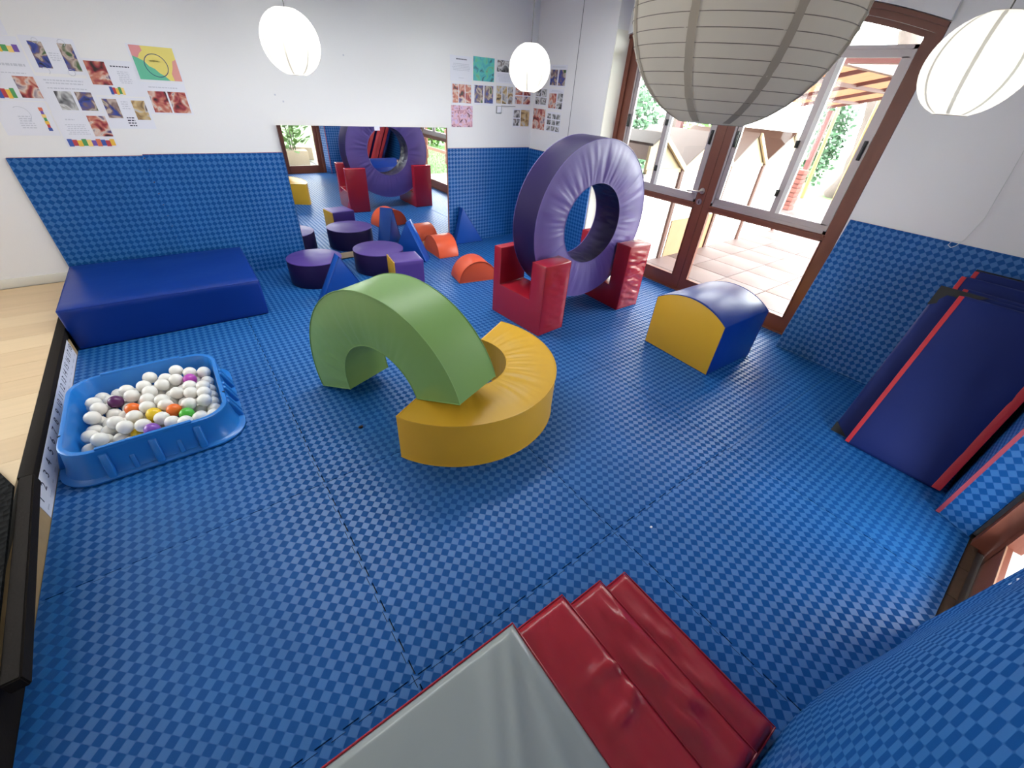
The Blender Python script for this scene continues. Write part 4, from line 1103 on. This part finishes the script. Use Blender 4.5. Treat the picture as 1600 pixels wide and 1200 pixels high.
# ================================================================== LANTERNS
M_SEAM = paper_shade('lantern_seam', (192, 182, 168), 0, 0.3)
M_LIT = paper_shade('lantern_paper_lit', (240, 238, 232), 0.04, 0.40)
M_LITS = paper_shade('lantern_seam_lit', (214, 212, 206), 0.03, 0.3)
M_UNLIT = paper_shade('lantern_paper', (240, 233, 222), 0, 0.5)
M_WIRE = mat('lantern_wire', (128, 118, 108), 0.5)
def lantern(label, x, y, z, r, lit, rot=0.0):
    t = thing('paper_lantern', label, 'lantern', (x, y, z), rot, 'round paper lanterns')
    N = 20; zo = r*0.945
    prof = []
    zs = [-zo + 2*zo*i/N for i in range(N+1)]
    # wires sit slightly uneven, the paper is drawn in between them
    for i in range(N):
        th0 = math.acos(max(-1, min(1, zs[i]/r))); r0 = r*sin(th0); r1 = r*sin(math.acos(max(-1, min(1, zs[i+1]/r))))
        prof.append((r0, zs[i])); prof.append(((r0+r1)/2*0.996, (zs[i]+zs[i+1])/2))
    prof.append((r*sin(math.acos(zs[-1]/r)), zs[-1]))
    def fn(u, v):
        i = v*(len(prof)-1); k = min(int(i), len(prof)-2); f = i-k
        rr = prof[k][0]+(prof[k+1][0]-prof[k][0])*f; zz = prof[k][1]+(prof[k+1][1]-prof[k][1])*f
        a = 2*pi*u
        # shallow flats between eight paper gores, small crumples at the gores
        g = (u*8) % 1.0; cr = math.exp(-((min(g, 1-g))/0.10)**2)
        rr *= 1 - 0.010*(1-cos(2*pi*(g-0.0)))*0.5*0.6 + 0.012*cr*nz(a*30, zz*60, x)
        return (rr*cos(a), rr*sin(a), zz)
    link('paper_shade', grid_mesh('paper_shade', 96, len(prof)-1, fn, True, True, 28), M_LIT if lit else M_UNLIT, t)
    rings = []
    for zz in zs:
        rr = r*sin(math.acos(max(-1, min(1, zz/r))))*1.0022
        rings.append([(rr*cos(2*pi*i/48)*(1-0.003*(1-cos(2*pi*i/6))), rr*sin(2*pi*i/48)*(1-0.003*(1-cos(2*pi*i/6))), zz) for i in range(48)])
    if not lit: tubes('wire_ribs', rings, 0.0006, M_WIRE, t, 5, True)
    else: tubes('wire_ribs', [rings[0], rings[-1]], 0.0012, M_WIRE, t, 5, True)
    # doubled paper where the gores overlap
    for g in range(8):
        vs, fs = [], []
        for i in range(49):
            zz = -zo*0.985 + 2*zo*0.985*i/48; rr = r*sin(math.acos(zz/r))*1.0035 + 0.0006
            wv = 0.0066 + 0.0016*nz(zz*90, g*5)
            for s in (-1, 1):
                a = 2*pi*g/8 + s*wv/max(rr, 0.03); vs.append((rr*cos(a), rr*sin(a), zz))
        for i in range(48): fs.append((2*i, 2*i+1, 2*i+3, 2*i+2))
        me = bpy.data.meshes.new('paper_seam'); me.from_pydata(vs, [], fs); me.update(); smooth(me)
        link('paper_seam', me, M_LITS if lit else M_SEAM, t)
    rt = r*sin(math.acos(zo/r))
    tubes('wire_hanger', [[(-rt, 0, zo), (-rt*0.3, 0, zo-0.03), (0, 0, zo-0.035), (rt*0.3, 0, zo-0.03), (rt, 0, zo)]], 0.0015, M_WIRE, t, 5)
    link('lamp_holder', lathe_mesh('lamp_holder', [(0.012, zo-0.10), (0.019, zo-0.095), (0.019, zo-0.05), (0.010, zo-0.035), (0.004, zo-0.02)], 16), M_BLACKP, t)
    if lit:
        bm = bmesh.new(); bmesh.ops.create_uvsphere(bm, u_segments=16, v_segments=10, radius=0.03)
        be = new_mat('bulb_glow') if 'bulb_glow' not in bpy.data.materials else None
        if be:
            be[2].inputs['Emission Color'].default_value = (1, 0.95, 0.86, 1); be[2].inputs['Emission Strength'].default_value = 6
        link('bulb', bm_mesh(bm, 'bulb'), bpy.data.materials['bulb_glow'], t, (0, 0, zo-0.13))
        bl = bpy.data.lights.new('bulb_light', 'POINT'); bl.energy = 1.3 if lit is True else lit; bl.shadow_soft_size = 0.05; bl.color = (1.0, 0.96, 0.9)
        bo = bpy.data.objects.new('bulb_light', bl); COL.objects.link(bo); bo.parent = t; bo.location = (0, 0, -0.01)
    tubes('cord', [[(0, 0, zo-0.03), (0, 0, CEIL_Z - z)]], 0.0028, M_CORD, t, 6)
    link('ceiling_rose', lathe_mesh('ceiling_rose', [(0.045, CEIL_Z-z), (0.045, CEIL_Z-z-0.012), (0.02, CEIL_Z-z-0.03), (0.005, CEIL_Z-z-0.032)], 20), M_PAPER, t)
    return t
lantern('lit white paper lantern hanging before the mirror wall at the left', -2.856, -1.021, 1.774, 0.175, True, 0.3)
lantern('small looking lit white paper lantern hanging in the far corner', -0.981, -1.124, 1.777, 0.175, True, 0.8)
lantern('lit white paper lantern at the right edge, by the right wall', -0.975, -4.029, 1.822, 0.175, 0.8, 0.1)
lantern('large looking unlit paper lantern hanging close to the camera', -2.907, -4.093, 1.766, 0.175, False, radians(-170))

# ================================================================== OUTSIDE
M_TERR = [mat('terracotta_tile_%d' % i, c, 0.55, var=0.10, vscale=6) for i, c in enumerate(((92, 76, 74), (84, 69, 68), (102, 84, 82)))]
gz = -0.06
tr = struct('terrace', boxes('terrace', [((0.36, -4.6, -0.4), (8.8, 2.2, gz-0.014))], mat('mortar', (170, 150, 142), 0.9)))
tr['label'] = 'terrace paved with pale terracotta tiles outside the arched door'
tm = boxes_mesh('paving_tile', [((0.004, 0.004, -0.014), (0.466, 0.466, 0))], 0.004)
k = 0; random.seed(8)
for i in range(18):
    for j in range(10):
        o = link('paving_tile', tm, None, tr, (0.37+0.47*i, -4.59+0.47*j - 0.14, gz + random.uniform(-0.001, 0.001)))
        if not tm.materials: tm.materials.append(M_TERR[0])
        o.material_slots[0].link = 'OBJECT'; o.material_slots[0].material = M_TERR[random.randint(0, 2)]
gd = struct('lawn_ground', boxes('lawn_ground', [((-12, -24, -0.45), (24, -5.36, -0.09)), ((0.36, -5.36, -0.45), (24, -4.6, -0.09)), ((8.8, -4.6, -0.45), (24, 14, -0.09)), ((0.36, 2.2, -0.45), (8.8, 14, -0.09))], mat('soil_green', (66, 98, 46), 0.9, var=0.3, vscale=3)))
# short grass tufts on the visible part of the lawn
random.seed(4); vs, fs = [], []
for i in range(9000):
    x = random.uniform(0.5, 6.5); y = random.uniform(-9.5, -4.75); h = random.uniform(0.02, 0.05); a = random.uniform(0, pi); w = 0.006
    b0 = len(vs); vs += [(x-w*cos(a), y-w*sin(a), -0.09), (x+w*cos(a), y+w*sin(a), -0.09), (x+random.uniform(-.02, .02), y+random.uniform(-.02, .02), -0.09+h)]; fs.append((b0, b0+1, b0+2))
me = bpy.data.meshes.new('lawn_grass'); me.from_pydata(vs, [], fs)
tag(link('lawn_grass', me, mat('grass_blade', (78, 116, 48), 0.7), gd), kind='stuff')

M_PALE = mat('pale_plywood', (176, 158, 126), 0.6, var=0.08, vscale=5)
M_WHITEP = mat('whitewashed_board', (226, 224, 218), 0.7, var=0.05, vscale=8)
M_ROOF = mat('brown_roof_board', (50, 36, 31), 0.6, var=0.12, vscale=5)
M_ROOF2 = mat('tan_roof_board', (64, 44, 34), 0.6, var=0.10, vscale=5)
M_POST = mat('brown_post', (78, 46, 34), 0.6, var=0.15, vscale=12)
M_TANW = mat('tan_board', (134, 104, 70), 0.6, var=0.14, vscale=9)
def hut(label, x0, x1, xa, za, xclip, roofm, wallm, lower=False, blocks=False):
    t = thing('cubby_hut', label, 'hut', ((x0+x1)/2, -1.5, gz), 0, 'wooden cubby huts beyond the arched door')
    x0 += 0.004; x1 -= 0.034; c = (x0+x1)/2; ze = 1.005-gz; zA = za-gz
    a, b, ap = max(x0, xclip)-c, x1-c, xa-c
    za0 = ze + (zA-ze)*(max(x0, xclip)-x0)/(xa-x0)
    boxes('front_panel', [((a, 0, 0), (b, 0.03, ze-0.03))], wallm, t)
    if lower: boxes('lower_board', [((a+0.06, -0.012, 0.0), (b-0.04, 0.0, 0.46))], M_TANW, t)
    bm = bmesh.new()
    f = bm.faces.new([bm.verts.new(p) for p in ((a, 0, ze), (b, 0, ze), (ap, 0, zA), (a, 0, za0))]); r = bmesh.ops.extrude_face_region(bm, geom=[f])
    bmesh.ops.translate(bm, verts=[q for q in r['geom'] if isinstance(q, bmesh.types.BMVert)], vec=(0, 0.03, 0))
    bmesh.ops.recalc_face_normals(bm, faces=bm.faces)
    link('gable', bm_mesh(bm, 'gable', False), M_PALE, t)
    boxes('eave_rail', [((a, -0.015, ze-0.045), (b, 0.03, ze))], M_PALE, t)
    for (p, q) in (((a, za0), (ap, zA)), ((ap, zA), (b, ze))):
        bm = bmesh.new(); v_ = []
        for y in (-0.02, 1.0):
            for (xx, zz) in (p, q): v_.append(bm.verts.new((xx, y, zz+0.004)))
            for (xx, zz) in (q, p): v_.append(bm.verts.new((xx, y, zz+0.028)))
        bm.faces.new(v_[:4]); bm.faces.new(v_[4:][::-1])
        for i in range(4): bm.faces.new((v_[i], v_[4+i], v_[4+(i+1) % 4], v_[(i+1) % 4]))
        link('roof_board', bm_mesh(bm, 'roof_board', False), roofm, t)
    # pale barge board on the right slope
    dx_, dz_ = b-ap, ze-zA
    bm = bmesh.new(); v_ = []
    for y in (-0.05, -0.02):
        v_ += [bm.verts.new((ap, y, zA-0.03)), bm.verts.new((b, y, ze-0.03)), bm.verts.new((b, y, ze+0.03)), bm.verts.new((ap, y, zA+0.03))]
    bm.faces.new(v_[:4]); bm.faces.new(v_[4:][::-1])
    for i in range(4): bm.faces.new((v_[i], v_[4+i], v_[4+(i+1) % 4], v_[(i+1) % 4]))
    link('barge_board', bm_mesh(bm, 'barge_board', False), M_PALE, t)
    boxes('corner_post', [((b-0.028, -0.03, 0), (b+0.028, 0.0, ze-0.01))], M_POST, t)
    if blocks:
        random.seed(int(x0*10))
        for i in range(9):
            bx = random.uniform(a+0.1, b-0.2); bz = random.uniform(0.12, 0.85); w, h = random.choice(((0.12, 0.03), (0.05, 0.14), (0.06, 0.05)))
            boxes('grey_patch', [((bx, -0.004, bz), (bx+w, 0.0, bz+h))], mat('grey_patch', (104, 106, 108), 0.7), t)
    return t
hut('wooden cubby hut with a dark roof, nearest the left door leaf', 0.05, 1.12, 0.585, 1.325, 0.42, M_ROOF, M_WHITEP)
hut('wooden cubby hut with tan lower board, seen beside the door handle', 1.12, 2.19, 1.655, 1.33, 0.0, M_ROOF2, M_WHITEP, True)
hut('wooden cubby hut with a pale gable, seen left in the right door leaf', 2.19, 3.10, 2.650, 1.335, 0.0, M_ROOF2, M_WHITEP, False, True)
hut('whitewashed cubby hut at the far end of the row', 3.10, 4.30, 3.700, 1.345, 0.0, M_ROOF2, M_WHITEP, False, True)
tag(boxes('roof_label', [((1.235, -1.105, 1.162), (1.300, -1.095, 1.178))], M_PAPER), 'small white label on the tan hut roof', 'label')

# brick pier, bamboo poles, trunks
bp_ = thing('brick_pier', 'low red brick pier on the terrace beyond the huts', 'pier', (6.35, -0.86, gz))
M_BRICK = mat('red_brick', (112, 64, 56), 0.8, var=0.15, vscale=9)
bm_ = boxes_mesh('brick', [((0, 0, 0), (0.24, 0.16, 0.075))], 0.006)
for i in range(9):
    link('brick', bm_, M_BRICK, bp_, ((i % 2)*0.03, (i % 2)*0.02, 0.001+0.083*i))
def pole(name, label, cat, p, q, r, m, group=None, wob=0.0, n=10):
    a, b = Vector(p), Vector(q); pts = []; rr = []
    for i in range(13):
        f = i/12; pts.append(a+(b-a)*f + Vector((nz(f*5, p[0], 1)*wob, nz(f*5, p[1], 2)*wob, 0))); rr.append(r*(1.1-0.25*f))
    bm = bmesh.new(); tube_bm(bm, pts, rr, n)
    return tag(link(name, bm_mesh(bm, name), m), label, cat, group)
M_BAM = mat('yellow_bamboo', (138, 112, 60), 0.5, var=0.1, vscale=8)
M_BARK = mat('grey_bark', (84, 74, 70), 0.9, var=0.3, vscale=6, bump=0.8, bscale=14)
pole('bamboo_pole', 'thin yellow bamboo pole beside the green foliage, left of two', 'pole', (8.3, -0.32, gz), (8.42, -0.20, 2.4), 0.04, M_BAM, 'bamboo poles')
pole('bamboo_pole', 'thin yellow bamboo pole at the right, before the tree trunk', 'pole', (8.3, -1.00, gz), (8.35, -0.92, 2.1), 0.04, M_BAM, 'bamboo poles')
pole('tree_trunk', 'rough grey tree trunk between the two bamboo poles', 'tree', (9.7, -0.62, -0.09), (9.6, -0.50, 3.2), 0.22, M_BARK, wob=0.25, n=14)
pole('tree_trunk', 'grey tree trunk rising behind the nearest hut roofs', 'tree', (6.4, 2.6, -0.09), (6.4, 2.5, 3.0), 0.20, M_BARK, wob=0.3, n=14)
pole('tree_trunk', 'slender grey trunk above the tan hut roof', 'tree', (6.8, 0.9, -0.09), (7.0, 1.15, 3.0), 0.13, M_BARK, wob=0.3, n=12)
def bush(name, label, cat, c, s, n, m, leaf, seed, stem=None):
    random.seed(seed)
    t = thing(name, label, cat, (c[0], c[1], c[2]-s[2]))
    vs, fs = [], []
    for i in range(n):
        while True:
            p = Vector((random.uniform(-1, 1), random.uniform(-1, 1), random.uniform(-1, 1)))
            if 0.3 < p.length < 1: break
        p = Vector((p.x*s[0], p.y*s[1], s[2]+p.z*s[2]))
        d = Vector((random.gauss(0, 1), random.gauss(0, 1), random.gauss(0, .6))).normalized(); e = d.orthogonal().normalized()
        l = leaf*random.uniform(.6, 1.3); w = l*0.34; k = len(vs)
        vs += [p, p+d*l*.5+e*w, p+d*l, p+d*l*.5-e*w]; fs.append((k, k+1, k+2, k+3))
    me = bpy.data.meshes.new('foliage'); me.from_pydata([tuple(v_) for v_ in vs], [], fs); me.update()
    f = link('foliage', me, m, t); f['kind'] = 'stuff'
    tubes('stem', [[(0, 0, 0), (0.03, 0.02, s[2]*0.9), (0.0, 0.0, s[2]*1.5)]], max(0.012, s[0]*0.05), M_BARK, t, 7)
    return t
M_LEAF = mat('leaf_green', (58, 92, 62), 0.6, var=0.25, vscale=3)
M_LEAF2 = mat('leaf_bright', (82, 116, 54), 0.6, var=0.25, vscale=3)
bush('shrub', 'tall green shrub seen left of the grey trunk, behind the left bamboo pole', 'shrub', (10.3, 0.42, 1.2), (0.5, 0.42, 1.25), 1500, M_LEAF, 0.14, 1)
bush('shrub', 'green shrub beside the left edge of the arched door view', 'shrub', (5.2, 2.6, 1.2), (0.7, 0.5, 1.25), 1500, M_LEAF, 0.14, 2)
bush('shrub', 'small green shrub peeping over the tan hut roof', 'shrub', (5.6, 1.2, 0.8), (0.45, 0.4, 0.86), 700, M_LEAF2, 0.12, 3)
bush('shrub', 'leafy shrub on the lawn seen in the mirror', 'shrub', (3.6, -9.6, 0.75), (0.8, 0.7, 0.84), 1500, M_LEAF2, 0.13, 4)
# rail fence on the lawn, seen in the mirror
fe = thing('rail_fence', 'low reddish rail fence on the lawn, seen in the mirror', 'fence', (2.1, -7.0, -0.09))
M_FENCE = mat('reddish_fence_wood', (112, 72, 58), 0.7, var=0.12, vscale=8)
for z in (0.24, 0.62): boxes('rail', [((-0.02, -2.6, z), (0.02, 2.3, z+0.07))], M_FENCE, fe)
for i in range(5): boxes('fence_post', [((0.02, -2.5+1.15*i, 0), (0.10, -2.42+1.15*i, 0.78))], M_FENCE, fe)

# pergola with translucent roof panels over the terrace
pg = thing('pergola', 'red timber pergola with pale translucent roof panels over the terrace', 'pergola', (2.5, -2.2, gz))
M_PERG = mat('red_pergola_paint', (96, 52, 50), 0.6, var=0.08, vscale=6)
M_PANEL = paper_shade('translucent_roof_panel', (176, 146, 126), 0, 0.7)
boxes('side_beam', [((0, -0.05, 2.13), (5.4, 0.05, 2.25))], M_PERG, pg)
boxes('post', [((5.3, -0.05, 0), (5.4, 0.05, 2.13))], M_PERG, pg)
cbm = thing('cross_beam', 'red timber beam crossing the view above the right door leaf', 'beam', (2.42, -3.7, gz))
boxes('beam', [((-0.06, -1.5, 2.13), (0.05, 1.4, 2.26))], M_PERG, cbm)
boxes('post', [((-0.05, -1.48, 0), (0.04, -1.39, 2.13))], M_PERG, cbm)
def sloped(name, x0, x1, y0, y1, z0, z1, th, m):
    bm = bmesh.new(); v_ = []
    for x in (x0, x1):
        v_ += [bm.verts.new((x, y0, z0)), bm.verts.new((x, y1, z1)), bm.verts.new((x, y1, z1+th)), bm.verts.new((x, y0, z0+th))]
    bm.faces.new(v_[:4][::-1]); bm.faces.new(v_[4:])
    for i in range(4): bm.faces.new((v_[i], v_[4+i], v_[4+(i+1) % 4], v_[(i+1) % 4]))
    return link(name, bm_mesh(bm, name, False), m, pg)
for i in range(5): sloped('rafter', 0.1+1.25*i, 0.145+1.25*i, 0.0, 1.9, 2.20, 1.76, 0.05, M_PERG)
for i in range(5): sloped('roof_panel', 0.10+1.06*i, 1.15+1.06*i, -0.02, 1.95, 2.265, 1.815, 0.008, M_PANEL)
for k in range(2):
    y = 0.7+0.7*k; z = 2.16-0.44*y/1.9
    boxes('purlin', [((0.05, y-0.025, z+0.02), (5.4, y+0.025, z+0.07))], M_PERG, pg)
boxes('end_post', [((5.3, 1.84, 0), (5.4, 1.94, 1.74))], M_PERG, pg)
boxes('end_post', [((0.05, 1.84, 0), (0.13, 1.92, 1.74))], M_PERG, pg)
# porch roof against the house
po = thing('porch_roof', 'pale porch roof with brown rafters right above the arched door', 'roof', (0.36, -2.4, 2.46))
for i in range(6): boxes('rafter', [((0.0, -1.7+0.66*i, 0.0), (1.7, -1.63+0.66*i, 0.09))], M_PERG, po)
for i in range(3): boxes('roof_panel', [((0.0, -1.8+1.25*i, 0.092), (1.75, -0.56+1.25*i, 0.098))], M_PANEL, po)
# white shade sail
bm = bmesh.new()
v_ = [bm.verts.new(p) for p in ((3.2, -2.40, 2.06), (9.5, -2.32, 1.78), (9.5, -2.95, 1.72), (3.2, -2.40, 2.07), (9.5, -2.32, 1.79), (9.5, -2.95, 1.73))]
bm.faces.new(v_[:3]); bm.faces.new(v_[3:][::-1])
for i in range(3): bm.faces.new((v_[i], v_[(i+1) % 3], v_[3+(i+1) % 3], v_[3+i]))
tag(link('shade_sail', bm_mesh(bm, 'shade_sail', False), paper_shade('sail_cloth', (226, 216, 232), 0, 0.5)), 'white triangular shade sail stretched beside the pergola', 'sail')

# outside the narrow door
cp = struct('court', boxes('court', [((-9.2, -8.6, -0.4), (0.36, -5.215, gz-0.014))], mat('mortar_grey', (150, 150, 150), 0.9)))
cp['label'] = 'pale stone paving outside the narrow door'
random.seed(3); sm_ = boxes_mesh('paving_tile', [((0.006, 0.006, -0.014), (0.594, 0.494, 0.004))], 0.004)
M_ST = [mat('pale_stone_%d' % i, c, 0.7, var=0.08, vscale=5) for i, c in enumerate(((112, 109, 101), (104, 102, 96), (84, 82, 80)))]
for i in range(6):
    for j in range(6):
        o = link('paving_tile', sm_, None, cp, (-3.4+0.6*i, -5.715-0.5*j, gz))
        if not sm_.materials: sm_.materials.append(M_ST[0])
        o.material_slots[0].link = 'OBJECT'; o.material_slots[0].material = M_ST[random.randint(0, 2)]
vr = thing('added_veranda_roof', 'unseen dark timber veranda roof added to shade the court outside the narrow door', 'roof', (-1.6, -6.1, 2.52))  # roof added out of view to cut the light through the narrow door
boxes('roof_deck', [((-3.2, -0.86, 0.06), (1.9, 0.72, 0.10))], M_DARKW, vr)
for i in range(6): boxes('rafter', [((-3.1+0.98*i, -0.86, 0.0), (-3.03+0.98*i, 0.72, 0.06))], M_DARKW, vr)
M_PLANTER = mat('pale_planter', (150, 136, 116), 0.7, var=0.08, vscale=7)
def planter(label, x, y, w, h, n, hp, seed):
    t = thing('planter', label, 'planter', (x, y, gz+0.004), 0.1*seed, 'planters seen in the mirror')
    boxes('planter_box', [((-w, -0.16, 0), (w, 0.16, h))], M_PLANTER, t, 0.01)
    random.seed(seed); vs, fs = [], []
    for i in range(n):
        a = random.uniform(0, 2*pi); r_ = random.uniform(0.02, w); z = h + random.uniform(0.0, hp)
        p = Vector((r_*cos(a), r_*sin(a)*0.7, z)); d = Vector((cos(a+random.uniform(-.6, .6)), sin(a+random.uniform(-.6, .6)), random.uniform(-.2, .9))).normalized()
        e = d.cross(Vector((0, 0, 1))).normalized(); l = random.uniform(.10, .24); w2 = l*0.28; k = len(vs)
        vs += [p, p+d*l*.5+e*w2, p+d*l, p+d*l*.5-e*w2]; fs.append((k, k+1, k+2, k+3))
    me = bpy.data.meshes.new('foliage'); me.from_pydata([tuple(q) for q in vs], [], fs); me.update()
    f = link('foliage', me, M_LEAF2 if seed % 2 else M_LEAF, t); f['kind'] = 'stuff'
    tubes('stem', [[(0.02*i, 0.01, h-0.02), (0.03*i, 0.02*i, h+hp*0.6)] for i in (-2, 0, 2)], 0.008, M_BARK, t, 6)
    return t
planter('pale planter with leafy plants just outside the narrow door', -1.42, -6.35, 0.26, 0.30, 160, 0.75, 1)
planter('pale low planter with bushy plants further from the narrow door', -2.25, -7.0, 0.40, 0.26, 300, 0.9, 2)
planter('pale planter with broad leaves at the back of the court', -1.25, -7.3, 0.45, 0.26, 340, 1.1, 3)
pole('porch_post', 'reddish round post outside the narrow door', 'post', (-1.62, -6.85, gz+0.004), (-1.62, -6.85, 2.5), 0.07, mat('reddish_post', (150, 96, 84), 0.6, var=0.1))

# bits lying on the mats
M_CRUMB = mat('brown_crumb', (52, 34, 26), 0.8)
def crumb(label, x, y, s, m):
    bm = bmesh.new(); bmesh.ops.create_icosphere(bm, subdivisions=2, radius=s)
    for q in bm.verts: q.co = Vector((q.co.x*1.6, q.co.y, q.co.z*0.7)) * (1+0.3*nz(q.co.x*200, q.co.y*200, q.co.z*200))
    tag(link('crumb', bm_mesh(bm, 'crumb'), m, None, (x, y, s*0.7)), label, 'crumb')
crumb('small dark brown crumb on the mat left of the yellow half ring', -3.304, -2.731, 0.009, M_CRUMB)
crumb('tiny white scrap on the bare mat right of the red folding mat', -2.434, -4.114, 0.005, M_PAPER)
